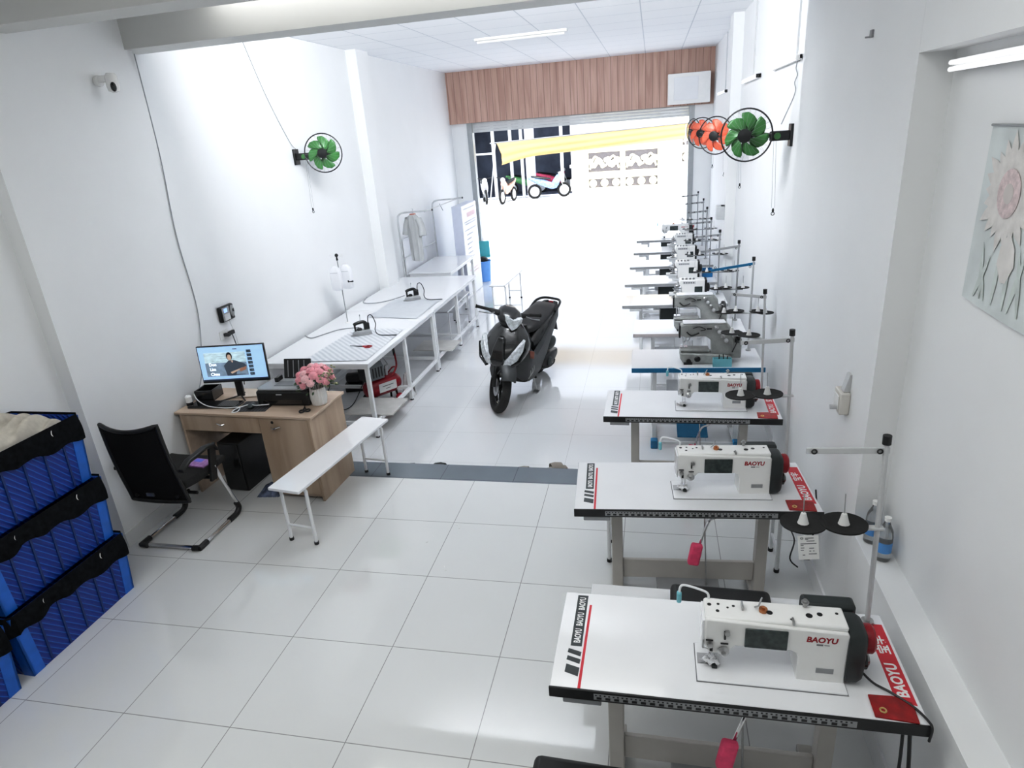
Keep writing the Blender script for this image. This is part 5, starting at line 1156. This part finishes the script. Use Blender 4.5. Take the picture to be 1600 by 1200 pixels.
for x, y, lab in ((1.793, 3.62, 'pale conduit strip dropping to the tube light closest to the large fan'), (1.793, 5.85, 'thin grey conduit strip dropping down the right wall to the second tube light'), (1.793, 8.7, 'thin conduit strip dropping down the far end of the right wall')):
    t = thing('wall_conduit', lab, 'conduit', (x, y, 2.9)); bx('channel', LGREY, t, (-.006, -.012, 0, .006, .012, .75))
TUBE = mat('white_tube_glass', (.9, .9, .92), .3, emit=.4)
def tube_light(lab, loc, L, axis='Y', end=None, w_=.034, group='tube lights'):
    t = thing('tube_light', lab, 'light', loc, 0, group)
    if axis == 'Y':
        bx('housing', WHITE, t, (-.022, 0, -w_/2, 0, L, w_/2), bevel=.004); [MB().cyl((-.035, .03, z_), (-.035, L-.03, z_), .008, n=12).build('tube', TUBE, t) for z_ in (-.011, .011)]
        bx('end_socket', BLK if end else WHITE, t, (-.045, 0, -.018, -.0, .03, .018), bevel=.004)
    else:
        bx('housing', WHITE, t, (0, -.03, 0, L, .03, .03), bevel=.004); m = MB(); m.cyl((.03, 0, -.016), (L-.03, 0, -.016), .016, n=12); m.build('tube', mat('unlit_tube', (.8, .8, .78), .3), t)
    return t
tube_light('twin white tube light on right wall nearest the camera side fan', (1.795, 3.42, 2.91), 1.15)
tube_light('white tube light with black end socket on the right wall', (1.795, 5.33, 2.90), 1.2, end=1)
tube_light('faint tube light with black end, furthest along the right wall', (1.795, 8.35, 2.88), 1.2, end=1)
tube_light('lit white tube light inside the wall recess above the sunflower poster', (1.81, -.4, 2.665), 1.22)
tube_light('long slim tube light fixed under the tiled ceiling', (-1.38, 6.75, 3.631), 1.15, 'X').rotation_euler = (0, 0, -.04)
# wall box + AC-like white panel
wbx = thing('air_curtain', 'white rectangular box mounted on the wood cladding above the entrance', 'air conditioner', (1.02, 10.45, 2.80))
bx('casing', WHITE, wbx, (0, 0, 0, .70, .27, .48), bevel=.01); bx('front_panel', LAM, wbx, (.10, -.008, .06, .50, 0, .42), bevel=.003)
mb = thing('meter_box', 'small white box high on the far side of the right pillar', 'box', (1.683, 6.93, 1.32)); bx('casing', LGREY, mb, (-.11, 0, 0, 0, .14, .17), bevel=.01); bx('black_tab', BLK, mb, (-.05, -.01, .17, -.01, .05, .18))
sb = thing('wall_socket', 'beige switch box with small plug on the near white wall', 'socket', (1.70, 1.14, 1.18)); bx('back_box', mat('beige_plastic', (.70, .68, .64), .4), sb, (-.045, 0, 0, 0, .11, .11), bevel=.006)
m = MB(); m.prism([(-.03, .11), (0, .11), (0, .2), (-.01, .2)], .02, .07, 'XZ'); m.build('raised_tab', LGREY, sb, .002); bx('socket_plate', WHITE, sb, (-.05, .02, .02, -.045, .09, .09), bevel=.002); m = MB(); m.cyl((-.05, .035, .03), (-.08, .035, .03), .012, n=10); m.build('plug', LGREY, sb)
hk = thing('wall_hook', 'tiny grey bracket on the near white wall above the socket', 'hook', (1.70, 1.45, 2.83)); bx('bracket', GREYP, hk, (-.01, 0, 0, 0, .03, .03), (-.03, .01, 0, 0, .02, .006))
# poster
po = thing('poster', 'faded sunflower picture poster pinned inside the wall recess', 'poster', (1.812, .485, 1.93), 0)
W0, H0 = .66, .545
def pf(u, v): return (-.002-.002*(math.sin(u*3)*.4+.3)*(1-v), -u*W0, v*H0-.012*math.sin(u*PI*.9)*(1-v))
m = MB(); m.grid(pf, 16, 10); m.build('paper', mat('poster_wash', (.68, .72, .72), .6, noise=.12, scale=5), po)
LS = [0]
def leafshape(m, cy, cz, ang, r0, r1, wd, x=-.0045):
    d = (math.cos(ang), math.sin(ang)); n = (-d[1], d[0]); pts = []
    for t_, w_ in ((0, .3), (.35, 1), (.7, .8), (1, 0), (.7, -.8), (.35, -1), (0, -.3)):
        r = r0+(r1-r0)*t_; pts.append((cy+d[0]*r+n[0]*wd*w_, cz+d[1]*r+n[1]*wd*w_))
    LS[0] += 1; x -= .00006*(LS[0] % 40); m.prism(pts, x-.0003, x, 'YZ')
fy, fz = -.185, .355
m = MB()
for k in range(22): leafshape(m, fy, fz, 2*PI*k/22, .04, .15+.015*(k % 3), .022)
m.build('petals', mat('faded_cream_petal', (.72, .70, .68), .6, noise=.08, scale=30), po)
m = MB(); m.prism([(fy+.065*math.cos(a), fz+.072*math.sin(a)) for a in [2*PI*i/24 for i in range(24)]], -.0078, -.0072, 'YZ'); m.build('flower_ring', mat('faded_rose_ring', (.66, .56, .56), .6, noise=.2, scale=60), po)
m = MB(); m.prism([(fy+.028*math.cos(a), fz+.03*math.sin(a)) for a in [2*PI*i/18 for i in range(18)]], -.0084, -.0079, 'YZ'); m.build('flower_centre', mat('faded_grey_centre', (.62, .58, .56), .6), po)
m = MB()
for y, a, l in ((-.12, 1.4, .18), (-.20, 1.6, .2), (-.27, 1.5, .22), (-.30, 1.8, .2), (-.36, 1.3, .2), (-.08, 2.0, .16), (-.15, 1.1, .14), (-.45, 1.6, .3), (-.55, 1.5, .25)): leafshape(m, y, .02, a, 0, l, .012, -.0040)
m.build('foliage', mat('faded_green', (.60, .65, .63), .6, noise=.2), po)
m = MB(); leafshape(m, -.25, .05, 1.5, .05, .20, .05, -.0042); leafshape(m, -.44, .34, 0, -.12, .14, .1, -.0042); m.build('small_flower', mat('faded_peach', (.74, .72, .70), .6, noise=.1), po)
m = MB(); m.tube([(-.004, 0, H0), (-.004, -W0, H0)], .004, 6); m.build('top_rod', GREYP, po)
# bottles on the sill
def bottle(lab, loc):
    t = thing('water_bottle', lab, 'bottle', loc, 0, 'water bottles on the sill')
    GL = mat('clear_plastic', (.92, .95, .97), .08, noise=.01, trans=.85); LB = mat('bottle_blue_label', (.12, .35, .72), .4, noise=.15)
    m = MB(); m.lathe([(.026, 0), (.031, .006), (.031, .12), (.027, .15), (.012, .185), (.012, .20)], (0, 0, 0), 'Z', 20); m.build('bottle_body', GL, t)
    m = MB(); m.lathe([(.0316, .045), (.0316, .095)], (0, 0, 0), 'Z', 20, None, False); m.build('label', LB, t)
    m = MB(); m.lathe([(.014, .195), (.014, .212)], (0, 0, 0), 'Z', 14); m.build('cap', WHITE, t); return t
bottle('small clear water bottle with blue label on sill, partly behind the pole', (1.755, .80, .705))
bottle('clear water bottle with blue label on the sill, beside the shadowed corner bottle', (1.765, .67, .705))
# hanging black leads under the tables
t = thing('power_lead', 'black leads with small plugs hanging beneath the second BAOYU table', 'cable', (0, 0, 0))
m = MB(); m.tube(bez([(1.50, 1.28, .70), (1.51, 1.3, .6), (1.54, 1.28, .56)], 5), .004, 6).tube(bez([(1.51, 1.25, .68), (1.50, 1.25, .5), (1.54, 1.25, .38), (1.52, 1.22, .28), (1.56, 1.2, .24)], 6), .004, 6).tube(bez([(1.62, 1.25, .70), (1.64, 1.25, .5), (1.60, 1.22, .32)], 6), .004, 6); m.box(1.53, 1.27, .54, 1.56, 1.30, .56).box(1.585, 1.20, .29, 1.615, 1.23, .31); m.build('cord', BLK, t)
t = thing('power_lead', 'black machine cord running from the machine over the nearest table corner', 'cable', (0, 0, 0))
m = MB(); m.tube(bez([(1.455, -.08, .80), (1.50, -.11, .765), (1.55, -.14, .757), (1.60, -.19, .756), (1.625, -.24, .756), (1.628, -.264, .75), (1.625, -.266, .70)], 6), .004, 6).tube(bez([(1.58, -.24, .70), (1.60, -.24, .5), (1.62, -.22, .2)], 5), .006, 6).tube(bez([(1.56, -.24, .70), (1.57, -.24, .5), (1.58, -.22, .1)], 5), .005, 6); m.build('cord', BLK, t)
# floor specks of white lint
t = thing('lint_scraps', 'few tiny white thread scraps on the tiled floor', 'lint', (0, 0, 0)); t['kind'] = 'stuff'
m = MB(); rnd = random.Random(2)
for x, y in ((-.57, 1.77), (-.54, 1.73), (-.70, 1.62), (-.72, 1.55), (-.52, 1.30), (-.50, 1.27)):
    m.ell((x, y, .003), .008+.006*rnd.random(), .004, .002, 6, 4, Matrix.Rotation(rnd.random()*3, 4, 'Z'))
o = m.build('scraps', PAPER, t); o['kind'] = 'stuff'
